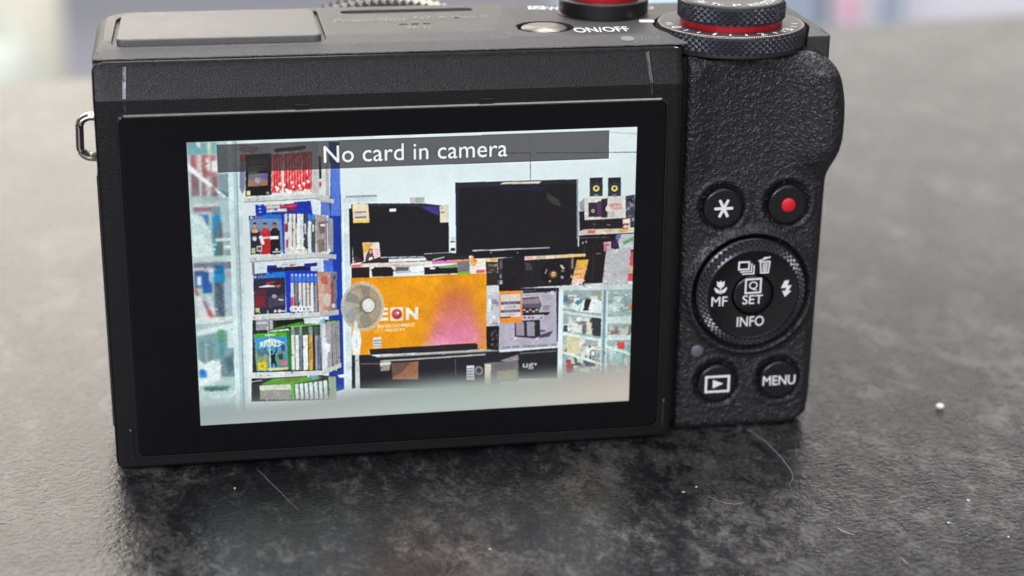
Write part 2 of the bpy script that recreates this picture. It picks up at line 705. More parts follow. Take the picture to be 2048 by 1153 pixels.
plate = obj('top_plate', *loft([
    plate_loop(32.9, -43.4, 15.0, 19.5, 4.70, 28.8),
    plate_loop(33.28, -43.0, 14.6, 19.2, 6.32, 28.7),
    plate_loop(33.72, -42.45, 12.7, 17.3, 8.45, 28.5),
    plate_loop(33.76, -42.35, 12.5, 17.1, 8.65, 28.4)]), 'plate', CAM)
sl = round_poly([(-8.3, 23.3), (11.6, 23.3), (11.6, 25.9), (-8.3, 25.9)], 1.28, 8)
cut(plate, obj('cutter', *loft([[(x, y, Z(33.3)) for x, y in sl], [(x, y, Z(34.2)) for x, y in sl]]), 'plate', CAM))
plate.data.materials.clear()
plate.data.materials.append(MAT['plate'])
fo = round_poly([(-41.3, 6.2), (-11.75, 6.2), (-11.75, 26.6), (-41.0, 26.6)], [1.6, 1.2, 1.0, 4.0], 8)
cut(plate, obj('cutter', *loft([[(x, y, Z(32.2)) for x, y in fo], [(x, y, Z(34.4)) for x, y in fo]]), 'plate', CAM))
plate.data.materials.clear()
plate.data.materials.append(MAT['plate'])
bv = plate.modifiers.new('bevel', 'BEVEL')
bv.width = .1 * S
bv.segments = 2
bv.limit_method = 'ANGLE'
bv.angle_limit = R(40)


def top(z):
    return lambda u, v, h: (u, v, Z(z) + h)


pr = Print(top(33.76))
pr.text('PowerShot', -10.0, 16.9, 1.0, 19.6, .004, 1.0, .3)
pr.done('model_lettering', 'silver_print', plate)
Print(top(33.76)).text('G7 X', 2.0, 17.9, 7.0, 20.2, .02, 1.0).done('model_lettering', 'silver_print', plate)
Print(top(33.76)).text('Mark III', 7.7, 17.9, 13.1, 19.8, .012, 1.0).done('model_lettering', 'silver_print', plate)
Print(top(33.76)).text('Wi-Fi', -.1, 11.0, 3.6, 13.2, .006).done('wireless_lettering', 'silver_print', plate)
for k in range(3):
    x = -.65 + 1.72 * k
    q = round_poly([(x, 14.35), (x + 1.2, 14.35), (x + 1.2, 14.95), (x, 14.95)], .29, 4)
    obj('sound_hole', *loft([[(a, b, Z(33.72)) for a, b in q], [(a, b, Z(33.80)) for a, b in q]]), 'gap', plate)

# flash cover
fo = lambda d: round_poly([(-40.6 + d, 7.05 + d), (-12.35 - d, 7.05 + d), (-12.35 - d, 26.0 - d), (-40.3 + d, 26.0 - d)], [1.0, 1.1, .8, 3.4], 8)
flash = obj('flash_cover', *loft([[(x, y, Z(32.3)) for x, y in fo(0)], [(x, y, Z(33.95)) for x, y in fo(0)],
                                  [(x, y, Z(34.10)) for x, y in fo(.06)], [(x, y, Z(34.17)) for x, y in fo(.18)],
                                  [(x, y, Z(34.2)) for x, y in fo(.4)]]), 'flash', CAM)
flash['label'] = 'flat pop-up flash cover'

# screen housing -------------------------------------------------------------
def hs_loop(y, x0, x1, z0, z1, r):
    q = round_poly([(x0, z0), (x1, z0), (x1, z1), (x0, z1)], [1.7, 1.2, r, r], 8)
    return [(x, y, Z(z)) for x, z in q]


def housing_shape():
    """outline rings from back to face; the upper band leans back"""
    def lean(z):
        return .18 + max(0.0, z - 27.2) * .40
    loops = []
    for dy, ins in ((3.2, .35), (2.9, .0), (.55, 0), (.22, .10), (.05, .32), (0, .62)):
        q = round_poly([(-43.95 + ins, -27.45 + ins), (38.55 - ins, -27.45 + ins), (38.55 - ins, 32.35 - ins), (-43.95 + ins, 32.35 - ins)],
                       [1.8, 1.3, 1.9, 1.9], 8)
        # extra points where the upper band begins
        L = []
        for (x, z) in q:
            y = dy if dy > 2.5 else max(lean(z) + dy, 0)
            L.append((x, min(y, 2.6) if dy < 2.5 else y, Z(z)))
        loops.append(L)
    return loops


def housing():
    # built as profile strips: side profile (y, z) swept along x with rounded ends
    prof = [(3.2, -27.1), (2.9, -27.45), (.75, -27.45), (.38, -27.32), (.2, -27.0), (.18, -26.6),
            (.18, 27.2), (1.55, 31.25), (1.62, 31.75), (1.75, 32.03), (1.92, 32.18), (2.45, 32.24), (2.9, 32.1), (3.2, 31.8)]
    xs = []
    x0, x1 = -43.95, 38.6
    ends = [(0, .75), (.12, .38), (.35, .14), (.75, .03), (1.4, 0)]      # (distance from end, how far the face drops back)
    for d, b in ends:
        xs.append((x0 + d, b, d))
    for t in np.linspace(x0 + 4, x1 - 4, 9):
        xs.append((t, 0, 9))
    for d, b in ends[::-1]:
        xs.append((x1 - d, b, d))
    loops = []
    for x, b, d in xs:
        L = []
        # corner rounding: pull the profile ends in near the sides
        rc = 1.5
        e = rc - math.sqrt(max(0, rc * rc - max(0, rc - d) ** 2)) if d < rc else 0
        for y, z in prof:
            zz = min(max(z, -27.45 + e), 32.24 - e)
            L.append((x, min(y + b, 3.2), Z(zz)))
        loops.append(L)
    return loft(loops)


house = obj('screen_housing', *housing(), 'housing', CAM, True)
bpy.context.view_layer.update()
house.data.polygons.foreach_set('use_smooth', [True] * len(house.data.polygons))
house.data.materials.append(MAT['ridge'])
for p in house.data.polygons:
    if p.center.z > Z(31.5) * S and p.center.y < (2.5 - BASE[1]) * S:
        p.material_index = 1
em = house.modifiers.new('edges', 'EDGE_SPLIT')
em.split_angle = R(14)

# the four thin raised ridges near the corners and two small latch bumps above the glass
def ridge_bar(pts, w, name='ridge', mat='ridge', parent=None):
    """thin raised rib following pts (x, y, z) on the housing"""
    loops = []
    n = len(pts)
    for i, (x, y, z, h) in enumerate(pts):
        L = [(x + a * w, y - b * h, Z(z) + b * h * .3) for a, b in ((-.5, -.3), (-.5, .05), (-.42, .16), (.10, .92), (.20, 1.0), (.30, .9), (.5, .1), (.5, -.3))]
        loops.append(L)
    return obj(name, *loft(loops), mat, parent or house)


for x0, x1 in ((-39.45, -39.7), (33.3, 33.75)):
    ridge_bar([(x0, 2.2, 32.18, .10), (x0, 1.62, 31.55, .12), (x0 * .6 + x1 * .4, 1.0, 29.6, .125), (x1, .26, 27.4, .125), (x1, .20, 26.4, .12), (x1, .20, 25.6, .03)], .56)
for x in (-41.7, 37.05):
    ridge_bar([(x, .2, -21.2, .05), (x, .2, -21.5, .22), (x, .2, -25.2, .22), (x, .2, -25.6, .04)], .42)
for x in (-15.7, 10.05):
    obj('latch_bump', *boxv(x - 1.0, x + 1.0, -.12, .4, Z(25.72), Z(26.0)), 'smooth_black', house, bevel=.12)

# cover glass: a slightly proud pane with rounded corners
def gl(d, y):
    q = round_poly([(-40.9 + d, -25.55 + d), (36.2 - d, -25.55 + d), (36.0 - d, 24.95 - d), (-40.75 + d, 24.95 - d)], 1.15, 8)
    return [(x, y, Z(z)) for x, z in q]


glass = obj('screen_glass', *loft([gl(0, .5), gl(0, .10), gl(.05, .04), gl(.14, .005), gl(.26, 0)]), 'glass', CAM, True)
glass.modifiers.new('edges', 'EDGE_SPLIT').split_angle = R(20)
trim = obj('glass_edge', *loft([gl(-.26, .5), gl(-.26, .17), gl(-.05, -.03), gl(.01, -.02), gl(.01, .3)], False, False), 'ridge', glass)

# rear grip panel --------------------------------------------------------------
BTN = {'star': (45.76, 7.62), 'rec': (55.65, 7.74), 'play': (46.05, -20.3), 'menu': (55.8, -20.25)}
WH = (50.68, -5.85)
LED = (42.85, -15.0)
zr = np.array([-28.2, -27.9, -27.2, -26.1, -24.0, -7.7, 6.6, 10.5, 12.2, 14.6, 17.3, 20.5, 23.3, 26.3, 28.6, 30.1, 30.5])
xr = np.array([58.6, 59.5, 60.6, 61.2, 61.5, 61.7, 61.9, 61.95, 62.1, 62.9, 63.55, 63.65, 63.5, 62.9, 61.9, 60.0, 59.2])
zz = np.linspace(-28.15, 30.5, 300)
xr_f = np.interp(zz, zr, xr)
kern = np.hanning(17)
xr_s = np.convolve(np.pad(xr_f, 8, mode='edge'), kern / kern.sum(), 'valid')


def sm(a, b, x):
    t = np.clip((x - a) / (b - a), 0, 1)
    return t * t * (3 - 2 * t)


NU = 130
t = np.linspace(0, 1, NU)
uu = .5 - .5 * np.cos(np.pi * t) * (1 - .25 * np.sin(np.pi * t))       # denser at the borders
vs, nz = [], len(zz)
XX = np.zeros((nz, NU))
for j in range(nz):
    XX[j] = 39.7 + (xr_s[j] - 39.7) * uu
ZZ = np.repeat(zz[:, None], NU, 1)
dr = (xr_s[:, None] - XX)
dl = XX - 39.7
db = ZZ + 28.15
dt = 30.5 - ZZ


def edge(d, r):
    q = np.clip(d, 0, r)
    return r - np.sqrt(np.maximum(r * r - (r - q) ** 2, 0))


Y = np.full_like(XX, 3.2)
Y += edge(dl, .9) * .9 + edge(dr, 2.4) + edge(db, 1.5) + edge(dt, 1.5) * .9
# thumb rest: the right-hand side swells towards the thumb, scooped in the middle
tr = sm(10.5, 16.5, ZZ) * (1 - sm(27, 30.4, ZZ) * .75)
Y -= tr * (2.1 * sm(53.5, 61.5, XX) + .55 * (1 - sm(40.5, 44.5, XX)) - .2 * np.exp(-((XX - 48.5) / 4) ** 2))
# button wells
for (bx, bz) in BTN.values():
    d = np.hypot(XX - bx, ZZ - bz)
    Y += .55 * (1 - sm(3.2, 3.7, d)) - .14 * np.exp(-((d - 4.15) / .28) ** 2)
d = np.hypot(XX - WH[0], ZZ - WH[1])
Y += 1.1 * (1 - sm(8.75, 9.05, d)) - .85 * np.exp(-(np.maximum(d - 9.35, 0) / .75) ** 2) * sm(8.8, 9.4, d)
Y = np.minimum(Y, 7.0)
vs = [(float(XX[j, i]), float(Y[j, i]), Z(float(ZZ[j, i]))) for j in range(nz) for i in range(NU)]
fs = [(j * NU + i, j * NU + i + 1, (j + 1) * NU + i + 1, (j + 1) * NU + i) for j in range(nz - 1) for i in range(NU - 1)]
# skirt towards the front of the camera
bd = [j * NU + NU - 1 for j in range(nz)]
o = len(vs)
for j, k in enumerate(bd):
    x, y, z = vs[k]
    vs.append((x - .4, 16.0, z))
for j in range(nz - 1):
    fs.append((bd[j], o + j, o + j + 1, bd[j + 1]))
grip = obj('grip_panel', vs, fs, 'leather', CAM, True)
grip['label'] = 'wrinkled black leatherette grip panel with raised thumb rest'


def back(y):
    return lambda u, v, h: (u, y - h, Z(v))


def button(key, r=3.08, yf=2.45):
    bx, bz = BTN[key]
    prof = [(r, -1.6), (r, -.42), (r - .05, -.22), (r - .17, -.08), (r - .34, -.01), (r - .55, 0), (r * .5, -.03), (.01, -.05)]
    o = obj('button', *lathe(prof, (bx, yf, Z(bz)), 'Y', 56), 'button', CAM, True)
    return o, (bx, bz), yf


b, (bx, bz), y = button('star')
b['label'] = 'round black button with white asterisk'
p = Print(back(y + .02))
for a in (0, 62, -62):
    p.stroke([(bx - 1.22 * math.cos(R(a)), bz - 1.3 * math.sin(R(a))), (bx + 1.22 * math.cos(R(a)), bz + 1.3 * math.sin(R(a)))], .42)
p.done('asterisk_mark', 'white_print', b)
b, (bx, bz), y = button('rec')
b['label'] = 'round black button with red record dot'
obj('record_dot', *lathe([(1.05, -.3), (1.05, .10), (.98, .16), (.01, .17)], (bx, y, Z(bz)), 'Y', 36), 'rec_red', b, True)
b, (bx, bz), y = button('play')
b['label'] = 'round black button with white playback symbol'
p = Print(back(y + .02))
p.stroke([(bx - 1.78, bz - 1.22), (bx + 1.78, bz - 1.22), (bx + 1.78, bz + 1.22), (bx - 1.78, bz + 1.22)], .36, True, True)
p.poly([(bx - .72, bz - .68), (bx + .92, bz + .02), (bx - .72, bz + .72)])
p.done('playback_mark', 'white_print', b)
b, (bx, bz), y = button('menu')
b['label'] = 'round black button lettered MENU'
Print(back(y + .02)).text('MENU', bx - 2.58, bz - .78, bx + 2.58, bz + .78, .012).done('menu_lettering', 'white_print', b)

obj('indicator_lamp', *lathe([(.95, -.8), (.95, .02), (.86, .1), (.01, .12)], (LED[0], 3.15, Z(LED[1])), 'Y', 28), 'lamp', CAM, True)

# control wheel
YW = 1.75
wheel = obj('control_wheel', *lathe([(8.55, -3.4), (8.55, -.95), (8.35, -.75), (7.0, -.6), (7.0, -3)], (WH[0], YW, Z(WH[1])), 'Y', 72, False, False), 'smooth_black', CAM, True)
wheel['label'] = 'round control wheel with white symbols round a centre button'
wheel.modifiers.new('edges', 'EDGE_SPLIT').split_angle = R(30)
obj('knurled_ring', *knurl((8.42, -.80), (7.05, .05), (WH[0], YW, Z(WH[1])), 116, 4, .26, 'Y'), 'wheel_knurl', wheel)
obj('wheel_disc', *lathe([(7.02, -2), (7.02, -.02), (6.9, .04), (6.75, -.02), (3.3, -.06), (3.2, -.30), (3.15, -1.2)], (WH[0], YW, Z(WH[1])), 'Y', 72, False, False), 'button', wheel, True).modifiers.new('edges', 'EDGE_SPLIT').split_angle = R(35)
obj('set_button', *lathe([(3.06, -1.2), (3.06, -.2), (3.0, .0), (2.85, .12), (2.6, .18), (1.3, .14), (.01, .12)], (WH[0], YW, Z(WH[1])), 'Y', 56), 'button', wheel, True)
cx, cz = WH
p = Print(back(YW - .16))
p.stroke([(cx - 1.22, cz + .35), (cx + 1.1, cz + .40), (cx + 1.1, cz + 2.55), (cx - 1.22, cz + 2.5)], .27, True, True)
p.text('Q', cx - .72, cz + .72, cx + .62, cz + 2.16, .006)
p.done('quick_menu_mark', 'white_print', wheel)
Print(back(YW - .16)).text('SET', cx - 1.62, cz - 1.42, cx + 1.52, cz + .02, .006).done('set_lettering', 'white_print', wheel)
Print(back(YW + .05)).text('INFO', cx - 2.25, cz - 5.05, cx + 1.95, cz - 3.45, .006).done('info_lettering', 'white_print', wheel)
Print(back(YW + .05)).text('MF', cx - 6.35, cz - 1.58, cx - 3.9, cz - .08, .006).done('manual_focus_lettering', 'white_print', wheel)
# burst symbol: three stacked frames
p = Print(back(YW + .05))
x, z = cx - 2.35, cz + 4.05
p.stroke([(x, z), (x + 1.55, z), (x + 1.55, z + 1.15), (x, z + 1.15)], .25, True, True)
p.stroke([(x + .3, z - .36), (x + 1.95, z - .36), (x + 1.95, z + .85)], .19)
p.stroke([(x + .62, z - .72), (x + 2.32, z - .72), (x + 2.32, z + .55)], .19)
p.done('burst_mark', 'white_print', wheel)
# waste bin
p = Print(back(YW + .05))
x, z = cx + 1.65, cz + 4.25
p.stroke([(x - .72, z + .88), (x - .56, z - .86), (x + .56, z - .86), (x + .72, z + .88)], .21, True, True)
for q in (-.25, .02, .29):
    p.stroke([(x + q, z + .7), (x + q * .85, z - .7)], .17, False)
p.stroke([(x - .95, z + 1.05), (x + .72, z + 1.58)], .2)
p.stroke([(x - .2, z + 1.42), (x + .12, z + 1.52)], .26)
p.done('bin_mark', 'white_print', wheel)
# tulip
p = Print(back(YW + .05))
x, z = cx - 5.0, cz + 1.3
p.poly([(x - .62, z + 1.1), (x - .30, z + .86), (x - .05, z + 1.12), (x + .22, z + .86), (x + .55, z + 1.1), (x + .52, z + .35), (x + .22, z + .02), (x - .25, z + .02), (x - .58, z + .35)])
p.stroke([(x - .02, z + .1), (x - .02, z - .9)], .16)
p.poly([(x - .12, z - .85), (x - .7, z - .72), (x - 1.0, z - .1), (x - .92, z + .12), (x - .4, z - .25), (x - .14, z - .5)])
p.poly([(x + .08, z - .85), (x + .66, z - .72), (x + .98, z - .1), (x + .9, z + .12), (x + .36, z - .25), (x + .1, z - .5)])
p.done('macro_mark', 'white_print', wheel)
# flash bolt
p = Print(back(YW + .05))
x, z = cx + 5.1, cz + .72
p.poly([(x - .25, z + 1.25), (x + .45, z + 1.3), (x + .2, z + .45), (x + .85, z + .5), (x + .42, z - .42), (x - .1, z - .3), (x + .12, z + .15), (x - .78, z + .08)])
p.poly([(x - .55, z - .35), (x + .88, z - .42), (x - .08, z - 1.35)])
p.done('flash_mark', 'white_print', wheel)

# top controls -------------------------------------------------------------------
pw = obj('power_button', *lathe([(3.45, -1.6), (3.45, -.35), (3.35, -.12), (3.1, .0), (.01, .02)], (20.4, 12.6, Z(33.3)), 'Z', 56), 'spun', CAM, True)
pw.modifiers.new('edges', 'EDGE_SPLIT').split_angle = R(30)
pr = Print(top(33.27)).text('ON/OFF', 24.2, 7.9, 32.3, 11.2, .008).done('power_lettering', 'white_print', body)
p = Print(top(33.27))
p.stroke([(20.6, 25.9), (22.8, 25.6), (22.9, 27.5), (20.9, 27.8)], .45, True, True)
p.stroke([(21.2, 26.3), (21.8, 27.2), (22.4, 26.3)], .35)
p.done('wide_mark', 'white_print', body)
Print(top(33.27)).text('W', 23.2, 24.6, 25.2, 27.2, .01).done('wide_lettering', 'white_print', body)
Print(top(33.27)).text('Q', 37.9, 23.6, 39.6, 25.6, .0).done('zoom_lettering', 'white_print', body)
obj('index_mark', *loft([[(x, y, Z(z)) for x, y in round_poly([(35.0, 14.2), (37.2, 13.9), (37.35, 15.4), (35.2, 15.7)], .35, 5)] for z in (33.2, 33.31)]), 'white_print', body)
# worn small print on the sloping rear edge of the top
def slope(u, v, h):
    y = 2.6 + (6.1 - 2.6) * v
    return (u, y - h * .2, Z(32.46 + (33.22 - 32.46) * v) + h)
p = Print(slope)
for k in range(9):
    a = 2 * math.pi * k / 9
    p.disc((31.0 + .75 * math.cos(a), .58 + .16 * math.sin(a)), .3, .10, 8)
p.disc((31.0, .58), .5, .14, 10)
p.disc((31.9, .22), .16, .05, 8)
p.done('worn_marks', 'silver_print', body)
Print(slope).text('/DISP.', 32.4, .38, 36.2, .78, .0, 1.25).done('worn_lettering', 'faint_print', body)

# zoom lever and shutter release
LC = (31.25, 22.2, Z(33.26))
lev = obj('zoom_lever', *lathe([(6.9, -.3), (6.9, .12), (6.72, .2), (6.72, 2.05), (6.6, 2.25), (6.35, 2.34), (5.4, 2.36), (5.4, 1.5)], LC, 'Z', 72, True, False), 'smooth_black', CAM, True)
lev.modifiers.new('edges', 'EDGE_SPLIT').split_angle = R(30)
obj('red_ring', *lathe([(5.35, 1.6), (5.35, 2.95), (5.2, 3.1), (4.3, 3.1)], LC, 'Z', 64, False, False), 'red', lev, True).modifiers.new('edges', 'EDGE_SPLIT').split_angle = R(30)
obj('shutter_button', *lathe([(4.3, 2.0), (4.3, 3.9), (4.0, 4.3), (2, 4.1), (.01, 4.05)], LC, 'Z', 56), 'spun', lev, True)

# exposure compensation dial
DC = (47.9, 10.7, Z(33.6))
ev = obj('exposure_dial', *lathe([(10.7, -3.1), (10.75, -2.75), (10.75, -.12), (10.55, .02), (10.3, .04), (7, .05), (6, .05), (6, -2)], DC, 'Z', 96, True, False), 'dial_face', CAM, True)
ev.modifiers.new('edges', 'EDGE_SPLIT').split_angle = R(30)
obj('knurled_rim', *knurl((10.78, -2.75), (10.78, -.16), DC, 132, 6, .34), 'knurl', ev)
obj('rim_line', *lathe([(10.80, -.17), (10.74, .0), (10.58, .07), (10.46, .06), (10.40, .04)], DC, 'Z', 96, False, False), 'spun', ev, True)


def polar(c, r, adeg, z):
    """print frame on a dial: u clockwise along the rim, v outwards"""
    def f(u, v, h):
        a = R(adeg) + u / r
        return (c[0] + (r + v) * math.cos(a), c[1] + (r + v) * math.sin(a), z + h)
    return f


def rot(c, r, adeg, z):
    a = R(adeg)
    er = Vector((math.cos(a), math.sin(a)))
    et = Vector((-math.sin(a), math.cos(a)))
    def f(u, v, h):
        # letters read from outside the dial: up is towards the centre
        q = er * (r - v) + et * u
        return (c[0] + q.x, c[1] + q.y, z + h)
    return f


zt = DC[2] + .02
for a, s_ in ((196, '0'), (240, '1'), (283, '2'), (318, '3')):
    Print(rot(DC, 9.95, a, zt)).text(s_, -.5 if s_ != '1' else -.22, 0, .5 if s_ != '1' else .22, 1.55, .008).done('dial_number', 'white_print', ev)
p = Print(top(33.62))
for a in (182, 176, 211, 225, 254, 268, 297, 308, 332, 345):
    c_, s_ = math.cos(R(a)), math.sin(R(a))
    r0 = 9.0
    p.stroke([(DC[0] + r0 * c_, DC[1] + r0 * s_), (DC[0] + (r0 + .65) * c_, DC[1] + (r0 + .65) * s_)], .28)
p.done('dial_ticks', 'white_print', ev)

# mode dial
md_ = obj('mode_dial', *lathe([(7.0, -.2), (7.0, .86), (7.5, .9), (7.55, 3.4), (7.35, 3.6), (7.1, 3.65), (6.9, 3.6), (.01, 3.6)], DC, 'Z', 72), 'dial_face', CAM, True)
md_.modifiers.new('edges', 'EDGE_SPLIT').split_angle = R(30)
obj('red_ring', *lathe([(6.9, .05), (7.5, .06), (7.5, .15), (7.5, .85), (7.4, .9), (6.9, .9)], DC, 'Z', 72, False, False), 'red', md_, True).modifiers.new('edges', 'EDGE_SPLIT').split_angle = R(30)
obj('knurled_rim', *knurl((7.6, .86), (7.62, 3.45), DC, 92, 6, .36), 'knurl', md_)
for a, s_, w in ((232, 'Tv', 1.0), (262, 'P', .6), (294, 'AUTO', 1.7), (205, 'Av', 1.0), (325, 'SCN', 1.3)):
    Print(rot(DC, 6.5, a, DC[2] + 3.62)).text(s_, -w, 0, w, 1.6, .006).done('mode_lettering', 'white_print', md_)

# lens ring, seen just over the top edge
LX, LZ, LR = -1.1, 7.1, 26.6
n = 142
vs, fs = [], []
for j, y in enumerate((30.6, 31.2, 36.0, 36.6)):
    for i in range(n * 2):
        a = 2 * math.pi * i / (n * 2)
        r = LR + (.0 if i % 2 else (.75 if j in (1, 2) else .2))
        vs.append((LX + r * math.cos(a), y, Z(LZ) + r * math.sin(a)))
lring = loft([vs[k * n * 2:(k + 1) * n * 2] for k in range(4)])
# keep the ring clear of the table by standing on the body only: it is a full ring around the lens
lens = obj('lens_barrel', *lathe([(25.6, -30.9), (25.6, -28.0), (24.6, -28.0), (24.2, -39.5), (22.5, -40.2), (20, -39), (.01, -38.5)][::-1], (LX, 0, Z(LZ)), 'Y', 96), 'smooth_black', CAM, True)
lens.modifiers.new('edges', 'EDGE_SPLIT').split_angle = R(30)
obj('control_ring', *lring, 'lens_ring', lens)

# strap lug
q = []
for x, z in round_poly([(-42.6, 21.55), (-46.75, 21.55), (-46.95, 15.75), (-42.6, 15.2)], [.1, 1.6, 1.6, .1], 8):
    q.append((x, 15.0, Z(z)))
lv, lf = tube(q, .60, 12)
lug = obj('strap_lug', [(x, 15 + (y - 15) * 2.2, z) for x, y, z in lv], lf, 'steel', CAM, True)
lug['label'] = 'polished metal strap loop'
obj('side_grip_strip', *merge(boxv(-44.75, -43.8, 12, 19.5, Z(-26), Z(13.6))), 'leather', CAM, bevel=.5)

# ------------------------------------------------------------------ the picture on the lit display
# painted as a fine grid of coloured points, in a drawing frame that is squared up to the display
CW, CH, SSF = 1440, 960, 2
CV = np.zeros((CH, CW, 3), np.float32)
SRC = np.array([(373, 285), (1274, 255), (1258, 801), (401, 852)], float)
DST = np.array([(0, 0), (1, 0), (1, 1), (0, 1)], float)
A_, B_ = [], []
for (x, y), (u, v) in zip(SRC, DST):
    A_ += [[x, y, 1, 0, 0, 0, -u * x, -u * y], [0, 0, 0, x, y, 1, -v * x, -v * y]]
    B_ += [u, v]
HM = np.append(np.linalg.solve(np.array(A_), np.array(B_)), 1).reshape(3, 3)
FR = [0, 0, 1.0]


def frame(x, y, s):
    FR[:] = [x, y, s]


def T(x, y):
    q = HM @ np.array([FR[0] + x / FR[2], FR[1] + y / FR[2], 1.0])
    return (q[0] / q[2] * CW, q[1] / q[2] * CH)


def fill(P, col, al=1.0, mode=None):
    P = np.array(P, float)
    x0, x1 = int(max(0, math.floor(P[:, 0].min()))), int(min(CW, math.ceil(P[:, 0].max()) + 1))
    y0, y1 = int(max(0, math.floor(P[:, 1].min()))), int(min(CH, math.ceil(P[:, 1].max()) + 1))
    if x1 <= x0 or y1 <= y0:
        return
    gx, gy = np.meshgrid(np.arange(x0, x1) + .5, np.arange(y0, y1) + .5)
    ins = np.zeros(gx.shape, bool)
    n = len(P)
    for i in range(n):
        (ax, ay), (bx, by) = P[i], P[(i + 1) % n]
        if ay == by:
            continue
        ins ^= ((ay > gy) != (by > gy)) & (gx < (bx - ax) * (gy - ay) / (by - ay) + ax)
    c = np.array(col, np.float32) / 255
    sub = CV[y0:y1, x0:x1]
    if mode == 'mul':
        sub[ins] = sub[ins] * c
    else:
        sub[ins] = sub[ins] * (1 - al) + c * al


def pg(pts, col, al=1.0):
    fill([T(*p) for p in pts], col, al)


def rc(x0, y0, x1, y1, col, al=1.0):
    a, b = T(x0, y0), T(x1, y1)
    fill([a, (b[0], a[1]), b, (a[0], b[1])], col, al)


def el(cx, cy, rx, ry, col, al=1.0, n=36):
    pg([(cx + rx * math.cos(2 * math.pi * k / n), cy + ry * math.sin(2 * math.pi * k / n)) for k in range(n)], col, al)


def ln(pts, w, col, al=1.0):
    for (ax, ay), (bx, by) in zip(pts, pts[1:]):
        L = math.hypot(bx - ax, by - ay) or 1
        nx, ny = -(by - ay) / L * w / 2, (bx - ax) / L * w / 2
        pg([(ax + nx, ay + ny), (ax - nx, ay - ny), (bx - nx, by - ny), (bx + nx, by + ny)], col, al)


def tx(s, x0, y0, x1, y1, col, al=1.0, bold=0.0, spacing=1.0):
    """lettering in the box with corners (x0, y0) upper left and (x1, y1) lower right"""
    vs, ts, a, b, c, d = glyphs(s, bold, spacing)
    p, q = T(x0, y0), T(x1, y1)
    V = [(p[0] + (v[0] - a) / (b - a) * (q[0] - p[0]), q[1] + (v[1] - c) / (d - c) * (p[1] - q[1])) for v in vs]
    for t_ in ts:
        fill([V[i] for i in t_], col, al)


def speck(x0, y0, x1, y1, n, cols, w, h, al=.9):
    """small cluttered goods inside a box"""
    for k in range(n):
        x, y = random.uniform(x0, x1), random.uniform(y0, y1)
        ww, hh = w * random.uniform(.4, 1.4), h * random.uniform(.4, 1.4)
        s = random.uniform(-.25, .25) * ww
        pg([(x, y), (min(x + ww, x1), y + s * .3), (min(x + ww, x1) - s, min(y + hh, y1)), (x - s, min(y + hh, y1))], random.choice(cols), al)


def blur(x0, y0, x1, y1, k):
    """soften a region of the picture"""
    a, b = T(x0, y0), T(x1, y1)
    X0, X1, Y0, Y1 = int(max(a[0], 0)), int(min(b[0], CW)), int(max(a[1], 0)), int(min(b[1], CH))
    s = CV[Y0:Y1, X0:X1].copy()
    for ax in (0, 1):
        for _ in range(2):
            pd = [(0, 0)] * 3
            pd[ax] = (k, k)
            c = np.cumsum(np.pad(np.pad(s, pd, mode='edge'), [(1, 0) if i == ax else (0, 0) for i in range(3)]), axis=ax)
            L = s.shape[ax]
            hi = np.take(c, np.arange(2 * k + 1, 2 * k + 1 + L), axis=ax)
            lo = np.take(c, np.arange(0, L), axis=ax)
            s = (hi - lo) / (2 * k + 1)
    CV[Y0:Y1, X0:X1] = s


# --- wall
CV[:] = np.array((214, 228, 230), np.float32) / 255
frame(900, 250, 4.6125)
pg([(-700, 40), (1727, -30), (1727, 20), (-700, 118)], (232, 244, 246))
ln([(1467, 75), (1720, 90)], 9, (176, 190, 194))
ln([(795, 263), (1715, 258)], 6, (70, 78, 84))
ln([(530, 266), (742, 262), (742, 510)], 6, (84, 96, 100))
ln([(-300, 266), (530, 266)], 4, (140, 152, 154))

# --- glazed cabinet on the left
frame(360, 250, 5.49)
pg([(60, 190), (560, 180), (700, 3300), (200, 3350)], (168, 194, 197))
pg([(80, 195), (410, 190), (410, 320), (90, 330)], (120, 172, 176))
pg([(175, 190), (215, 190), (235, 262), (205, 240)], (240, 252, 252))
rc(300, 190, 345, 330, (190, 214, 196))
for k in range(11):
    x = 95 + k * 29
    c = random.choice([(178, 92, 96), (196, 128, 128), (206, 178, 176), (160, 84, 92), (214, 200, 196)])
    pg([(x, 335), (x + 24, 333), (x + 34, 690), (x + 10, 700)], c)
    pg([(x + 4, 560), (x + 26, 560), (x + 34, 780), (x + 10, 790)], random.choice([(120, 96, 104), (196, 196, 196), (88, 80, 92), (176, 140, 140)]))
pg([(285, 370), (330, 345), (335, 520), (290, 480)], (226, 232, 228))
pg([(345, 400), (410, 390), (420, 520), (350, 520)], (220, 226, 228))
pg([(420, 540), (540, 540), (550, 760), (430, 680)], (132, 150, 160))
pg([(420, 690), (560, 760), (560, 830), (430, 770)], (96, 134, 140))
pg([(85, 415), (350, 650), (345, 695), (95, 500)], (228, 242, 244))
pg([(350, 655), (560, 830), (545, 850), (410, 740)], (222, 240, 242))
pg([(110, 795), (560, 790), (560, 850), (115, 850)], (170, 190, 190))
pg([(150, 870), (440, 860), (445, 905), (155, 905)], (206, 216, 214))
pg([(150, 905), (440, 900), (440, 950), (150, 955)], (146, 110, 122))
rc(345, 890, 445, 985, (120, 142, 152))
rc(205, 985, 320, 1100, (78, 124, 166))
rc(355, 990, 450, 1050, (30, 140, 196))
rc(355, 1050, 455, 1300, (86, 138, 168))
frame(360, 440, 5.49)
pg([(120, -60), (250, -40), (330, 130), (370, 400), (140, 390)], (206, 228, 226))
for x, y, w in ((170, 60, 90), (240, 250, 60), (200, 330, 90), (270, 160, 50)):
    ln([(x, y), (x + w, y + 30)], 16, (172, 200, 200), .7)
rc(370, 0, 460, 120, (64, 132, 176))
rc(370, 120, 470, 400, (78, 128, 132))
rc(440, 30, 480, 380, (120, 96, 104))
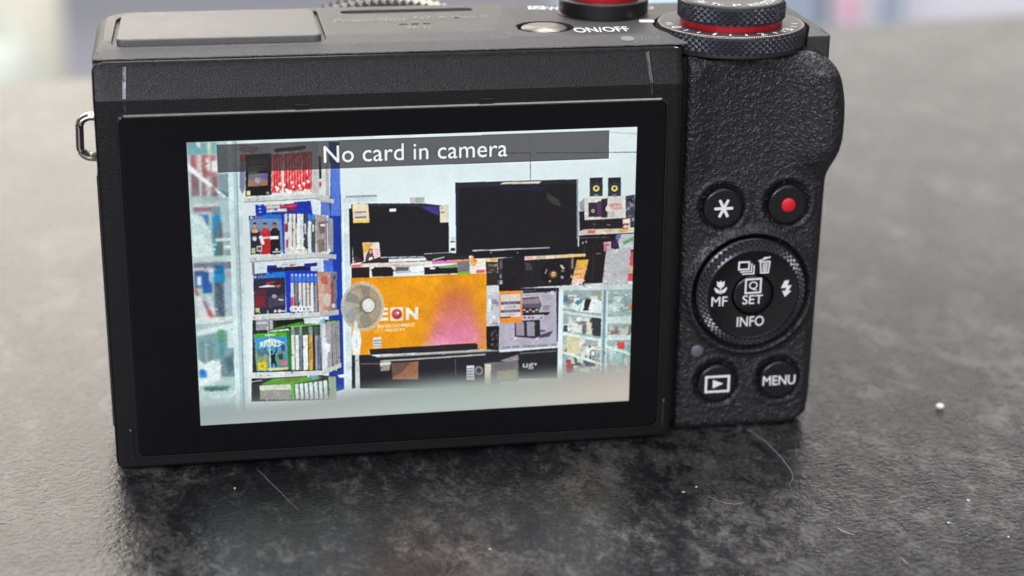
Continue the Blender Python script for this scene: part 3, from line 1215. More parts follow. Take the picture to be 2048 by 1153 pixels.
rc(480, 130, 600, 240, (160, 180, 190))
rc(390, 205, 580, 230, (220, 236, 236))
rc(480, 280, 590, 310, (226, 240, 240))
rc(490, 330, 600, 390, (140, 158, 160))
pg([(140, 375), (580, 470), (580, 485), (300, 440), (145, 400)], (236, 248, 248))
rc(145, 410, 640, 470, (188, 208, 206))
rc(150, 475, 600, 530, (120, 124, 140))
rc(150, 530, 460, 560, (206, 214, 216))
rc(160, 560, 300, 740, (64, 96, 150))
rc(245, 575, 360, 800, (42, 88, 160))
rc(185, 620, 240, 720, (206, 220, 230))
rc(320, 560, 350, 690, (214, 224, 226))
rc(375, 500, 490, 590, (24, 104, 160))
rc(370, 590, 500, 680, (34, 140, 200))
rc(375, 680, 500, 1060, (88, 112, 124))
for k in range(9):
    rc(400 + (k % 3) * 26, 700 + k * 38, 440 + (k % 3) * 20, 724 + k * 38, (56, 74, 90))
rc(500, 540, 600, 1040, (170, 188, 200))
rc(510, 570, 590, 620, (180, 160, 180))
pg([(160, 720), (210, 820), (390, 1060), (330, 1080), (165, 800)], (190, 90, 92))
pg([(165, 840), (230, 830), (320, 1070), (200, 1080)], (206, 216, 216))
pg([(290, 820), (330, 830), (400, 1040), (370, 1050)], (212, 222, 222))
pg([(250, 900), (290, 890), (330, 1000), (300, 1010)], (150, 120, 150))
frame(360, 620, 4.803)
pg([(150, 70), (560, 60), (560, 100), (160, 140)], (214, 226, 224))
pg([(160, 205), (560, 110), (555, 165), (165, 255)], (206, 224, 224))
pg([(160, 255), (560, 170), (570, 470), (180, 500)], (120, 162, 162))
rc(190, 300, 320, 520, (112, 142, 148))
rc(240, 305, 270, 500, (150, 172, 176))
rc(365, 190, 425, 290, (86, 160, 110))
rc(375, 290, 430, 440, (84, 140, 156))
rc(455, 190, 560, 360, (206, 226, 226))
pg([(390, 470), (560, 380), (565, 640), (400, 640)], (110, 136, 144))
pg([(440, 470), (500, 440), (520, 560), (470, 620)], (78, 110, 126))
pg([(175, 470), (240, 520), (330, 470), (390, 480), (390, 720), (180, 740)], (220, 236, 236))
rc(185, 585, 260, 650, (70, 140, 210))
rc(200, 570, 235, 620, (40, 110, 200))
pg([(180, 740), (600, 620), (600, 680), (190, 800)], (176, 204, 202))
pg([(230, 740), (380, 730), (500, 730), (420, 780), (240, 775)], (70, 120, 110))
pg([(190, 790), (560, 760), (570, 900), (200, 930)], (186, 208, 208))
pg([(460, 840), (600, 680), (600, 720), (500, 840)], (206, 224, 222))
frame(360, 250, 5.49)
blur(60, 190, 600, 3300, 3)
# aluminium uprights
for x, w, c in ((520, 60, (206, 226, 228)), (575, 34, (176, 200, 204)), (607, 20, (150, 176, 180)), (625, 40, (204, 222, 224)), (660, 26, (176, 196, 200))):
    pg([(x, 180), (x + w, 178), (x + w + 110, 3300), (x + 100, 3310)], c)
# --- white wall strip behind the shelf tower, then the tower
pg([(660, 190), (1500, 180), (1800, 3300), (760, 3310)], (214, 226, 228))
pg([(660, 200), (1450, 185), (1460, 320), (660, 330)], (196, 200, 206))
for k in range(3):
    ln([(660, 225 + 26 * k), (870 - 20 * k, 262 + 22 * k)], 12, (90, 84, 86))
pg([(1040, 262), (1390, 228), (1385, 265), (1190, 300), (1045, 298)], (48, 46, 54))
pg([(1090, 300), (1200, 290), (1190, 320), (1060, 330)], (226, 230, 230))
# red cases
pg([(660, 330), (780, 325), (780, 400), (660, 410)], (196, 40, 44))
tx('SWITCH', 690, 340, 770, 372, (230, 190, 190), .8)
pg([(660, 400), (720, 400), (720, 700), (690, 760), (660, 700)], (120, 128, 150))
pg([(725, 330), (1010, 312), (1005, 770), (725, 785)], (22, 22, 24))
pg([(755, 540), (970, 530), (968, 665), (750, 680)], (110, 104, 112))
pg([(755, 610), (970, 590), (968, 665), (750, 680)], (156, 112, 96))
pg([(905, 535), (970, 530), (968, 600), (910, 595)], (100, 84, 160))
el(860, 610, 36, 32, (150, 158, 164))
tx('AMONG US', 770, 385, 960, 430, (110, 130, 126), .9)
for k in range(4):
    rc(750, 455 + k * 22, 950 - 30 * k, 465 + k * 22, (70, 100, 84))
rc(735, 725, 780, 775, (214, 216, 140))
el(968, 748, 20, 16, (130, 140, 146))
for k in range(14):
    x = 1012 + k * 30.5 + (14 if k > 3 else 0)
    yt = 330 - (k * 2.6)
    pg([(x, yt), (x + 27, yt - 2), (x + 27, 745 - k * 2), (x, 750 - k * 2)], random.choice([(222, 48, 52), (206, 36, 42), (232, 66, 66)]))
    pg([(x + 9, yt + 30), (x + 17, yt + 30), (x + 17, 690 - k * 4), (x + 9, 690 - k * 4)], random.choice([(240, 150, 146), (232, 110, 108), (236, 190, 184)]))
    pg([(x + 25, yt), (x + 29, yt), (x + 29, 745 - k * 2), (x + 25, 745 - k * 2)], (120, 20, 26))
for k in range(30):
    el(1060 + k * 13 + random.uniform(-8, 8), random.choice([650, 690, 725, 740]) + random.uniform(-25, 20), 15, 17, random.choice([(226, 226, 220), (206, 206, 204), (238, 238, 232)]))
rc(1120, 470, 1140, 760, (226, 206, 204))
# posts and the blue side panel
pg([(1640, 190), (1755, 195), (1775, 1000), (1775, 1500), (1790, 2100), (1810, 2900), (1640, 2950), (1640, 1000)], (34, 62, 150))
pg([(1660, 480), (1760, 480), (1770, 1000), (1665, 1000)], (84, 120, 208))
pg([(1700, 1000), (1775, 1000), (1800, 2700), (1700, 2700)], (16, 56, 160))
pg([(1450, 180), (1525, 180), (1540, 780), (1460, 790)], (186, 192, 190))
pg([(1525, 300), (1660, 420), (1655, 800), (1535, 780)], (206, 210, 210))
rc(1530, 350, 1560, 590, (24, 24, 28))
for k in range(5):
    rc(1575 + k * 17, 420, 1583 + k * 17, 790, random.choice([(40, 42, 48), (90, 70, 60), (236, 240, 240), (70, 74, 84)]))
el(1545, 655, 12, 32, (200, 60, 60))


def shelf(y0, y1, x0, x1, xe, ye, th):
    pg([(x0, y0), (x1, y1), (x1, y1 + th), (x0, y0 + th)], (202, 206, 204))
    pg([(x1, y1), (xe, ye), (xe, ye + th), (x1, y1 + th)], (184, 188, 188))
    ln([(x0, y0 + th), (x1, y1 + th), (xe, ye + th)], 7, (120, 128, 132))
    for q in (60, 150):
        el(x0 + q, y0 + th * .45, 9, 7, (120, 122, 120))


def bluecases(fx, fy):
    pass


# first shelf and blue cases below it
shelf(800, 758, 705, 1490, 1695, 820, 52)
pg([(830, 880), (1440, 835), (1480, 1110), (840, 1010)], (20, 52, 168))
pg([(930, 850), (1255, 828), (1258, 862), (930, 890)], (222, 224, 214))
pg([(1100, 885), (1290, 868), (1285, 900), (1100, 915)], (206, 50, 54))
pg([(950, 890), (1100, 880), (1100, 915), (950, 925)], (206, 206, 200))
pg([(955, 930), (1180, 918), (1180, 950), (955, 962)], (226, 214, 204))
pg([(1180, 915), (1275, 905), (1275, 940), (1180, 950)], (130, 30, 50))
for k in range(3):
    el(880 + 3 * k, 885 + 36 * k, 18, 8, (150, 180, 230))
pg([(1550, 840), (1640, 860), (1660, 1000), (1550, 990)], (90, 116, 190))
rc(1480, 880, 1545, 1000, (210, 222, 230))
# front cover with three racing drivers
pg([(760, 1000), (1118, 982), (1140, 1400), (785, 1420)], (112, 142, 184))
pg([(760, 1000), (915, 992), (915, 1030), (762, 1040)], (52, 70, 128))
pg([(915, 990), (1118, 980), (1120, 1028), (918, 1032)], (26, 118, 206))
tx('PS4', 830, 1008, 905, 1030, (190, 204, 226), .9)
pg([(775, 1012), (790, 1004), (804, 1026), (780, 1034)], (206, 216, 232))
frame(360, 440, 5.49)
pg([(1118, -60), (1145, -60), (1165, 365), (1140, 372)], (22, 60, 190))
for cx_, c1, c2, c3 in ((825, (196, 150, 120), (36, 40, 66), (210, 160, 110)), (935, (190, 130, 110), (186, 38, 42), (196, 60, 60)), (1042, (160, 110, 90), (22, 26, 30), (30, 34, 36))):
    pg([(cx_ - 44, 130), (cx_ - 20, 92), (cx_ + 24, 88), (cx_ + 58, 120), (cx_ + 66, 372), (cx_ - 44, 380)], c2)
    pg([(cx_ - 40, 128), (cx_ - 18, 95), (cx_ + 22, 92), (cx_ + 50, 122), (cx_ + 30, 140), (cx_ - 20, 145)], c3)
    el(cx_ + 2, 62, 20, 28, c1)
    pg([(cx_ - 20, 55), (cx_ - 14, 30), (cx_ + 14, 28), (cx_ + 22, 52), (cx_, 42)], (34, 26, 26))
rc(985, 180, 1090, 210, (236, 238, 238))
rc(900, 185, 980, 205, (220, 190, 190))
el(822, 205, 26, 26, (200, 200, 206))
pg([(868, 180), (905, 170), (935, 260), (905, 280)], (226, 226, 230))
rc(845, 288, 905, 345, (206, 200, 196))
rc(855, 298, 895, 335, (90, 84, 92))
rc(788, 310, 835, 370, (176, 190, 130))
el(1065, 325, 18, 14, (200, 204, 210))
rc(1020, 345, 1118, 358, (190, 196, 204))
# spines beside it
xs_ = [1150, 1200, 1240, 1290, 1325, 1365, 1410, 1450]
for k, x in enumerate(xs_):
    c = [(200, 196, 196), (212, 220, 216), (226, 214, 200), (226, 230, 230), (206, 216, 220), (60, 64, 78), (214, 224, 226), (70, 84, 96)][k]
    pg([(x, -66), (x + 36, -68), (x + 40, 352), (x + 4, 360)], c)
    pg([(x + 34, -66), (x + 40, -66), (x + 44, 352), (x + 38, 358)], (70, 76, 84))
rc(1152, 45, 1192, 130, (150, 44, 52))
rc(1156, 140, 1192, 210, (226, 214, 206))
rc(1168, 225, 1192, 300, (190, 60, 60))
rc(1410, -66, 1446, 12, (60, 120, 200))
rc(1450, -66, 1486, 8, (60, 130, 210))
rc(1370, 40, 1390, 150, (220, 226, 226))
rc(1455, 50, 1478, 130, (206, 216, 216))
for k in range(9):
    el(1180 + k * 25, 330 + random.uniform(-18, 18), 24, 26, random.choice([(232, 234, 226), (214, 214, 206)]))
    el(1180 + k * 25, 332, 8, 8, (150, 150, 150))
pg([(1495, -60), (1605, -40), (1615, 350), (1505, 360)], (164, 154, 150))
pg([(1520, 30), (1590, 20), (1600, 140), (1540, 160)], (120, 106, 104))
el(1572, 58, 28, 14, (230, 236, 236))
pg([(1520, 220), (1590, 210), (1600, 340), (1530, 340)], (126, 112, 106))
pg([(1620, -30), (1685, -10), (1690, 350), (1630, 355)], (150, 150, 160))
rc(1605, -40, 1622, 350, (60, 48, 80))
el(1640, 340, 22, 26, (214, 216, 206))
# second shelf
shelf(412, 362, 770, 1500, 1722, 380, 52)
pg([(790, 470), (1560, 440), (1560, 570), (800, 600)], (206, 218, 226))
rc(830, 470, 860, 590, (214, 224, 226))
rc(795, 470, 825, 600, (120, 128, 138))
pg([(960, 500), (1510, 470), (1520, 590), (960, 575)], (18, 44, 140))
pg([(1065, 495), (1370, 478), (1370, 505), (1068, 522)], (214, 216, 216))
pg([(1210, 488), (1275, 484), (1275, 500), (1210, 504)], (196, 110, 110))
pg([(985, 525), (1380, 510), (1440, 545), (985, 560)], (24, 24, 50))
rc(1440, 510, 1560, 560, (206, 216, 226))
pg([(1580, 440), (1680, 440), (1690, 590), (1580, 590)], (70, 110, 210))
pg([(808, 595), (1160, 560), (1165, 1020), (820, 1040)], (44, 42, 62))
pg([(808, 595), (955, 585), (955, 640), (810, 655)], (52, 78, 150))
pg([(955, 582), (1160, 566), (1160, 628), (955, 640)], (22, 120, 216))
tx('PS4', 865, 610, 955, 640, (150, 180, 220), .9)
el(830, 628, 16, 12, (170, 190, 226))
pg([(860, 735), (960, 712), (1060, 720), (1050, 735), (880, 742)], (206, 206, 212))
pg([(950, 690), (1050, 668), (1040, 688), (955, 705)], (190, 50, 50))
pg([(1060, 720), (1110, 710), (1105, 735), (1062, 738)], (206, 80, 50))
pg([(820, 780), (950, 750), (955, 960), (828, 970)], (84, 40, 60))
pg([(830, 850), (930, 830), (930, 930), (832, 950)], (120, 36, 50))
pg([(970, 850), (1150, 820), (1155, 930), (975, 960)], (66, 66, 84))
el(1040, 838, 30, 22, (150, 152, 166))
ln([(1085, 870), (1140, 880)], 14, (200, 204, 206))
rc(830, 968, 880, 1012, (176, 184, 120))
rc(1032, 985, 1066, 1012, (214, 214, 220))
el(1096, 998, 22, 18, (214, 214, 220))
rc(1096, 992, 1162, 1004, (214, 214, 220))
pg([(1160, 560), (1510, 560), (1530, 1010), (1175, 1020)], (20, 54, 186))
for k in range(7):
    x = 1218 + k * 43
    pg([(x, 590), (x + 36, 586), (x + 40, 680), (x + 2, 682)], (66, 122, 216))
    pg([(x + 8, 605), (x + 18, 588), (x + 28, 605), (x + 26, 615), (x + 10, 615)], (210, 226, 244))
    c = [(206, 206, 208), (120, 126, 132), (220, 210, 208), (206, 214, 220), (210, 196, 180), (216, 224, 230), (150, 140, 146)][k]
    pg([(x + 1, 690), (x + 38, 686), (x + 44, 1005), (x + 6, 1012)], c)
    pg([(x + 36, 690), (x + 42, 690), (x + 48, 1005), (x + 43, 1005)], (30, 30, 40))
rc(1222, 850, 1256, 960, (222, 80, 84))
for x in (1245, 1275, 1330, 1365, 1412):
    el(x, 975, 34, 34, (230, 230, 224))
    el(x, 976, 14, 14, (150, 146, 140))
pg([(1512, 568), (1725, 570), (1728, 990), (1530, 1000)], (180, 140, 126))
pg([(1515, 640), (1580, 620), (1590, 1020), (1530, 1020)], (196, 166, 146))
el(1590, 660, 40, 50, (196, 104, 84))
el(1620, 880, 40, 70, (196, 186, 180))
pg([(1660, 575), (1722, 575), (1726, 985), (1670, 990)], (110, 108, 124))
rc(1685, 600, 1712, 650, (60, 62, 76))
rc(1660, 680, 1690, 960, (150, 70, 62))
el(1690, 940, 22, 24, (206, 206, 196))
shelf(1050, 1010, 760, 1540, 1750, 985, 54)
# third bay: green cases
frame(360, 620, 4.803)
pg([(700, 100), (1370, 90), (1540, 100), (1550, 580), (700, 600)], (40, 42, 46))
rc(730, 100, 850, 190, (150, 150, 160))
rc(740, 120, 840, 130, (210, 210, 216))
rc(860, 100, 900, 190, (176, 186, 190))
pg([(930, 98), (1190, 82), (1190, 130), (930, 150)], (16, 20, 18))
pg([(860, 190), (1000, 150), (1190, 108), (1190, 140), (1050, 165), (870, 205)], (66, 140, 40))
pg([(880, 200), (1040, 178), (1060, 195), (840, 215)], (206, 214, 200))
rc(1195, 80, 1350, 125, (206, 222, 224))
pg([(708, 230), (1025, 208), (1060, 570), (745, 590)], (80, 150, 180))
pg([(708, 230), (1025, 208), (1030, 250), (712, 268)], (70, 164, 40))
pg([(1025, 205), (1062, 200), (1082, 565), (1048, 575)], (36, 120, 40))
rc(820, 232, 920, 248, (160, 206, 140))
pg([(715, 270), (1030, 252), (1036, 300), (720, 310)], (60, 140, 206))
pg([(780, 310), (870, 270), (960, 290), (1000, 315), (900, 310)], (206, 220, 224))
tx('RIVALS', 770, 308, 975, 348, (236, 240, 236), 1, .03)
pg([(722, 420), (790, 380), (860, 430), (870, 520), (740, 580)], (110, 150, 120))
pg([(740, 380), (800, 365), (830, 420), (760, 450)], (80, 110, 130))
pg([(760, 470), (830, 450), (850, 560), (760, 580)], (150, 150, 90))
pg([(900, 430), (1000, 380), (1040, 500), (1045, 565), (920, 560)], (96, 140, 130))
pg([(965, 340), (1005, 330), (1015, 390), (985, 400)], (70, 70, 130))
pg([(945, 430), (985, 410), (995, 470), (960, 480)], (40, 70, 56))
ln([(815, 360), (835, 410), (880, 450)], 9, (40, 56, 60))
ln([(935, 360), (925, 400), (900, 440)], 10, (26, 36, 40))
pg([(872, 430), (915, 425), (920, 490), (940, 545), (925, 545), (900, 500), (890, 545), (874, 545), (880, 480)], (26, 30, 38))
el(885, 405, 11, 14, (40, 30, 30))
el(1005, 505, 32, 26, (206, 110, 140))
rc(752, 505, 838, 575, (216, 196, 40))
el(795, 540, 16, 16, (170, 150, 30))
pg([(850, 560), (1040, 548), (1042, 572), (850, 585)], (206, 206, 150))
for k, (x, w, c) in enumerate(((1070, 36, (206, 220, 206)), (1108, 38, (220, 228, 226)), (1148, 30, (110, 126, 140)), (1182, 50, (222, 228, 224)), (1238, 40, (206, 160, 70)), (1278, 18, (40, 20, 16)), (1298, 28, (140, 144, 160)), (1328, 26, (110, 112, 140)))):
    pg([(x, 160), (x + w, 156), (x + w + 6, 572), (x + 8, 580)], c)
    pg([(x, 160), (x + w, 156), (x + w, 238), (x, 242)], random.choice([(84, 96, 90), (60, 70, 66), (130, 150, 136)]))
    ln([(x + w, 156), (x + w + 7, 572)], 5, (50, 60, 60))
rc(1246, 310, 1272, 480, (170, 124, 40))
pg([(1065, 155), (1350, 125), (1350, 140), (1066, 168)], (110, 190, 80))
pg([(1370, 130), (1460, 115), (1470, 560), (1375, 590)], (160, 156, 160))
pg([(1375, 300), (1450, 330), (1440, 400), (1385, 440)], (222, 232, 234))
pg([(1380, 440), (1430, 420), (1420, 540), (1390, 560)], (200, 206, 206))
pg([(1460, 115), (1535, 105), (1545, 520), (1475, 545)], (150, 152, 150))
for k in range(3):
    rc(1482 + k * 20, 120, 1488 + k * 20, 520, (90, 96, 96))
pg([(1405, 110), (1530, 100), (1530, 112), (1405, 122)], (110, 190, 70))
pg([(1345, 60), (1395, 60), (1430, 800), (1380, 810)], (210, 226, 232), .75)
el(1384, 105, 14, 28, (110, 170, 220), .7)
pg([(720, 600), (1370, 580), (1370, 625), (725, 650)], (206, 212, 208))
pg([(1370, 580), (1555, 505), (1555, 550), (1370, 625)], (190, 194, 192))
for q in (780, 855):
    el(q, 628, 8, 8, (140, 140, 136))
ln([(845, 0), (855, 230), (875, 590)], 9, (226, 232, 226), .8)
# lower bay
pg([(690, 660), (1370, 625), (1500, 640), (1500, 860), (690, 880)], (56, 60, 64))
pg([(770, 720), (900, 660), (1200, 640), (1370, 640), (1330, 670), (1060, 715)], (90, 160, 60))
pg([(900, 690), (1000, 655), (1180, 650), (1130, 690)], (120, 120, 60), .7)
pg([(765, 725), (1065, 712), (1070, 765), (770, 770)], (206, 214, 200))
pg([(770, 770), (1070, 765), (1070, 860), (775, 860)], (150, 150, 140))
tx('FIFA', 880, 780, 960, 830, (190, 192, 186), .6)
pg([(1066, 700), (1098, 695), (1105, 860), (1075, 860)], (90, 180, 50))
for k in range(7):
    x = 1104 + k * 46
    pg([(x, 715 - k * 6), (x + 36, 708 - k * 6), (x + 44, 850), (x + 14, 860)], (210, 220, 222))
    ln([(x + 38, 708 - k * 6), (x + 48, 850)], 8, (90, 130, 90))
rc(1250, 630, 1330, 650, (120, 150, 210))
el(1238, 638, 10, 8, (236, 240, 240))
pg([(690, 660), (720, 655), (790, 700), (700, 710)], (30, 30, 34))
ln([(690, 690), (790, 676)], 9, (190, 196, 200))
pg([(1430, 640), (1500, 640), (1510, 860), (1440, 860)], (150, 170, 140))
pg([(1515, 625), (1650, 605), (1665, 640), (1540, 650)], (222, 230, 234))
pg([(690, 0), (700, 0), (690, 600), (668, 640), (660, 0)], (220, 232, 234))

# --- white post, then the television wall
frame(660, 380, 5.49)
pg([(130, 215), (212, 205), (232, 1300), (250, 2100), (170, 2120), (140, 1000)], (206, 222, 226))
ln([(150, 240), (175, 2000)], 12, (236, 246, 248))
rc(175, 68, 520, 92, (150, 162, 170))
rc(150, 90, 520, 130, (196, 210, 214))
rc(880, 85, 1042, 145, (186, 190, 186))
rc(940, 90, 1040, 140, (160, 168, 166))
pg([(212, 205), (250, 205), (250, 830), (225, 830)], (22, 20, 26))
pg([(250, 152), (420, 150), (1040, 150), (1305, 182), (1312, 690), (560, 745), (265, 805), (240, 420)], (27, 25, 30))
pg([(420, 150), (1040, 150), (1305, 182), (1305, 215), (820, 175), (430, 185)], (44, 42, 58))
pg([(1000, 190), (1205, 185), (1205, 285), (1080, 235)], (58, 52, 120))
ln([(245, 160), (248, 800)], 8, (14, 12, 16))
rc(660, 208, 730, 238, (234, 236, 238))
pg([(248, 152), (425, 152), (440, 360), (262, 366)], (226, 204, 160))
rc(270, 160, 410, 215, (222, 214, 196))
for k in range(4):
    rc(280, 240 + k * 28, 405, 252 + k * 28, [(120, 126, 150), (190, 196, 206), (96, 104, 136), (214, 216, 214)][k])
pg([(256, 335), (438, 330), (440, 360), (262, 366)], (232, 206, 90))
pg([(1208, 180), (1305, 160), (1310, 358), (1214, 360)], (206, 206, 188))
rc(1222, 240, 1258, 256, (200, 80, 70))
rc(1218, 190, 1240, 212, (170, 170, 90))
pg([(360, 578), (545, 576), (565, 792), (382, 798)], (226, 216, 206))
pg([(366, 585), (480, 585), (440, 650), (400, 690), (370, 700)], (222, 170, 80))
pg([(400, 720), (440, 640), (470, 650), (490, 760), (420, 796), (390, 796)], (96, 66, 62))
el(452, 678, 15, 24, (206, 160, 140))
pg([(425, 795), (436, 740), (470, 735), (482, 795)], (226, 226, 228))
for k in range(5):
    ln([(500, 650 + 26 * k), (550, 662 + 26 * k)], 9, (224, 110, 170))
pg([(270, 720), (330, 745), (380, 790), (270, 805)], (66, 44, 48))
# shelf clutter below the left television
pg([(560, 735), (1320, 690), (1440, 700), (1700, 690), (1700, 800), (260, 830)], (40, 38, 42))
ln([(560, 742), (1040, 735)], 9, (206, 212, 216))
ln([(1040, 702), (1310, 688)], 8, (180, 186, 190))
ln([(1130, 770), (1260, 738)], 12, (190, 190, 180))
pg([(650, 758), (1055, 745), (1060, 775), (650, 795)], (214, 220, 222))
pg([(232, 812), (1020, 785), (1530, 760), (1530, 805), (1020, 825), (235, 858)], (214, 206, 196))
speck(240, 812, 1000, 836, 26, [(214, 120, 120), (206, 196, 150), (222, 216, 206), (190, 206, 190), (206, 150, 120)], 70, 16, .8)
rc(240, 822, 345, 846, (214, 110, 120))
pg([(1120, 780), (1360, 772), (1360, 806), (1130, 812)], (206, 110, 170))
pg([(1360, 772), (1530, 764), (1530, 800), (1360, 806)], (216, 130, 90))
rc(240, 856, 440, 960, (34, 24, 24))
pg([(460, 870), (500, 848), (670, 845), (700, 870), (700, 945), (470, 955)], (28, 22, 22))
pg([(710, 835), (1045, 815), (1035, 905), (730, 915)], (176, 182, 184))
pg([(730, 850), (870, 845), (860, 885), (730, 890)], (96, 92, 92))
pg([(880, 840), (1040, 828), (1030, 890), (890, 905)], (222, 230, 232))
pg([(1040, 850), (1400, 830), (1410, 915), (1040, 930)], (30, 24, 22))
pg([(1180, 838), (1400, 815), (1400, 850), (1210, 858)], (96, 150, 96))
el(1130, 860, 34, 12, (220, 226, 226))
pg([(1400, 790), (1540, 780), (1545, 905), (1410, 915)], (110, 110, 112))
rc(1405, 900, 1545, 922, (96, 176, 60))
pg([(1530, 700), (1695, 686), (1710, 900), (1540, 908)], (224, 222, 206))
el(1580, 780, 40, 60, (206, 160, 96))
el(1592, 778, 16, 16, (196, 110, 70))
pg([(1560, 705), (1605, 700), (1600, 730), (1570, 735)], (206, 90, 100))
rc(1610, 880, 1705, 910, (214, 90, 110))
pg([(1330, 520), (1380, 510), (1382, 560), (1335, 580)], (190, 206, 214))
rc(1322, 565, 1378, 578, (60, 64, 72))
rc(1330, 640, 1376, 670, (30, 30, 40))

# --- large television
frame(900, 250, 4.6125)
pg([(52, 535), (1172, 505), (1180, 1130), (1180, 1190), (60, 1210)], (26, 25, 29))
pg([(52, 535), (1172, 505), (1172, 545), (52, 580)], (40, 44, 56), .8)
pg([(52, 535), (90, 534), (74, 1160), (60, 1170)], (40, 44, 78), .6)
pg([(400, 580), (900, 565), (860, 610), (520, 600)], (38, 38, 84), .5)
pg([(495, 530), (850, 522), (820, 545), (462, 550)], (206, 206, 180))
pg([(890, 630), (1000, 690), (1025, 750), (960, 740), (900, 690)], (70, 64, 56), .8)
pg([(1166, 506), (1181, 505), (1186, 1040), (1170, 1060)], (140, 146, 158))
ln([(210, 1160), (920, 1134)], 9, (196, 200, 206))
frame(950, 490, 5.49)
pg([(-10, 70), (980, 20), (1140, 20), (1140, 110), (-10, 150)], (24, 22, 28))
ln([(165, 62), (820, 30)], 10, (206, 208, 212))
for q in (178, 470):
    el(q, 86, 9, 7, (150, 154, 160))
# right-hand shelving with loudspeakers
frame(900, 250, 4.6125)
for x in (1287, 1455):
    pg([(x, 492), (x + 120, 488), (x + 118, 660), (x, 662)], (52, 56, 66))
    rc(x + 8, 496, x + 112, 530, (38, 40, 48))
    el(x + 60, 590, 44, 42, (34, 36, 42))
    el(x + 60, 590, 31, 29, (214, 196, 120))
    el(x + 60, 588, 13, 13, (56, 50, 44))
    el(x + 32, 536, 12, 11, (24, 26, 30))
    el(x + 88, 528, 13, 12, (28, 28, 34))
    rc(x + 40, 646, x + 80, 654, (150, 156, 160))
pg([(1190, 720), (1240, 675), (1240, 800), (1200, 800)], (150, 160, 170))
pg([(1615, 660), (1702, 645), (1700, 950), (1620, 950)], (66, 72, 84))
speck(1620, 660, 1695, 940, 22, [(40, 42, 50), (110, 120, 130), (30, 30, 36), (150, 156, 160)], 40, 30)
pg([(1238, 672), (1615, 660), (1612, 868), (1240, 880)], (212, 214, 208))
pg([(1275, 722), (1385, 715), (1385, 850), (1278, 852)], (58, 42, 64))
pg([(1355, 716), (1395, 690), (1395, 850), (1360, 850)], (84, 52, 84))
pg([(1395, 685), (1450, 682), (1450, 856), (1395, 858)], (48, 38, 52))
el(1318, 795, 24, 26, (26, 22, 28))
el(1318, 795, 16, 18, (200, 196, 190))
el(1318, 795, 6, 7, (60, 50, 60))
pg([(1450, 730), (1420, 760), (1420, 800), (1450, 822)], (24, 20, 26))
pg([(1450, 740), (1432, 765), (1432, 790), (1450, 806)], (206, 200, 190))
rc(1450, 800, 1512, 856, (192, 182, 184))
tx('LISTEN', 1460, 728, 1572, 752, (206, 74, 74), 1, .01)
tx('CLEAR', 1485, 756, 1588, 780, (206, 80, 80), 1, .01)
pg([(1190, 800), (1240, 800), (1240, 880), (1640, 860), (1640, 960), (1195, 980)], (36, 30, 34))
el(1330, 905, 16, 22, (80, 80, 84))
el(1330, 897, 14, 18, (36, 30, 34))
ln([(1445, 922), (1480, 928)], 7, (150, 150, 150))
pg([(1590, 872), (1660, 862), (1660, 950), (1592, 956)], (226, 190, 170))
rc(1598, 882, 1655, 900, (232, 226, 220))
rc(1598, 912, 1650, 924, (120, 80, 80))
pg([(1186, 985), (1240, 965), (1698, 955), (1698, 992), (1245, 1012), (1190, 1010)], (214, 206, 190))
rc(1270, 972, 1340, 1000, (216, 110, 110))
rc(1560, 962, 1640, 990, (222, 170, 90))
rc(1420, 970, 1500, 995, (206, 186, 130))
pg([(1190, 1020), (1698, 995), (1698, 1400), (1190, 1400)], (28, 24, 28))
pg([(1195, 1040), (1470, 1032), (1470, 1040), (1195, 1050)], (90, 84, 84))
for x, y in ((1225, 1090), (1255, 1080), (1318, 1130)):
    el(x, y, 9, 12, (150, 146, 140))
pg([(1540, 1012), (1695, 1005), (1692, 1150), (1560, 1150)], (190, 200, 200))
pg([(1530, 1015), (1580, 1010), (1545, 1100), (1520, 1110)], (110, 106, 170))
pg([(1590, 1080), (1690, 1030), (1690, 1060), (1600, 1110)], (110, 160, 120))
pg([(1415, 1085), (1485, 1075), (1485, 1150), (1415, 1155)], (206, 190, 196))
rc(1425, 1100, 1480, 1112, (190, 90, 100))
rc(1500, 1060, 1540, 1130, (70, 40, 90))
rc(1600, 1110, 1690, 1124, (214, 214, 214))

# --- wheel box, tall speaker, price cards
frame(950, 490, 5.49)
pg([(1140, 0), (1440, -10), (1420, 420), (1140, 440)], (30, 26, 28))
rc(1190, 0, 1200, 420, (46, 42, 42))
rc(1290, 0, 1298, 420, (44, 38, 38))
ln([(1325, 98), (1390, 96)], 7, (160, 160, 160))
pg([(115, 150), (250, 145), (250, 180), (118, 185)], (226, 196, 150))
rc(180, 150, 245, 176, (222, 150, 70))
pg([(120, 185), (250, 185), (250, 500), (135, 500)], (54, 50, 48))
speck(135, 200, 248, 440, 24, [(90, 86, 80), (40, 36, 34), (150, 146, 140), (120, 100, 70)], 44, 22, .9)
pg([(140, 440), (245, 435), (248, 500), (140, 500)], (206, 208, 210))
pg([(252, 150), (545, 128), (545, 470), (265, 495)], (28, 25, 29))
pg([(265, 160), (305, 165), (305, 430), (270, 435)], (46, 44, 48))
el(288, 215, 18, 55, (90, 86, 84))
el(285, 345, 12, 26, (120, 130, 134))
rc(272, 390, 304, 432, (160, 160, 160))
pg([(545, 130), (1160, 110), (1070, 440), (545, 470)], (34, 30, 32))
pg([(545, 128), (1060, 102), (1212, 96), (1215, 128), (548, 168)], (226, 206, 196))
rc(680, 122, 780, 152, (190, 186, 160))
rc(560, 132, 640, 158, (230, 160, 160))
rc(860, 116, 1000, 138, (222, 196, 150))
rc(1010, 112, 1200, 130, (232, 190, 110))
pg([(550, 190), (610, 200), (640, 280), (560, 280)], (66, 60, 62))
el(880, 300, 150, 132, (18, 16, 19))
el(880, 300, 128, 110, (44, 38, 40))
el(880, 300, 122, 104, (24, 21, 24))
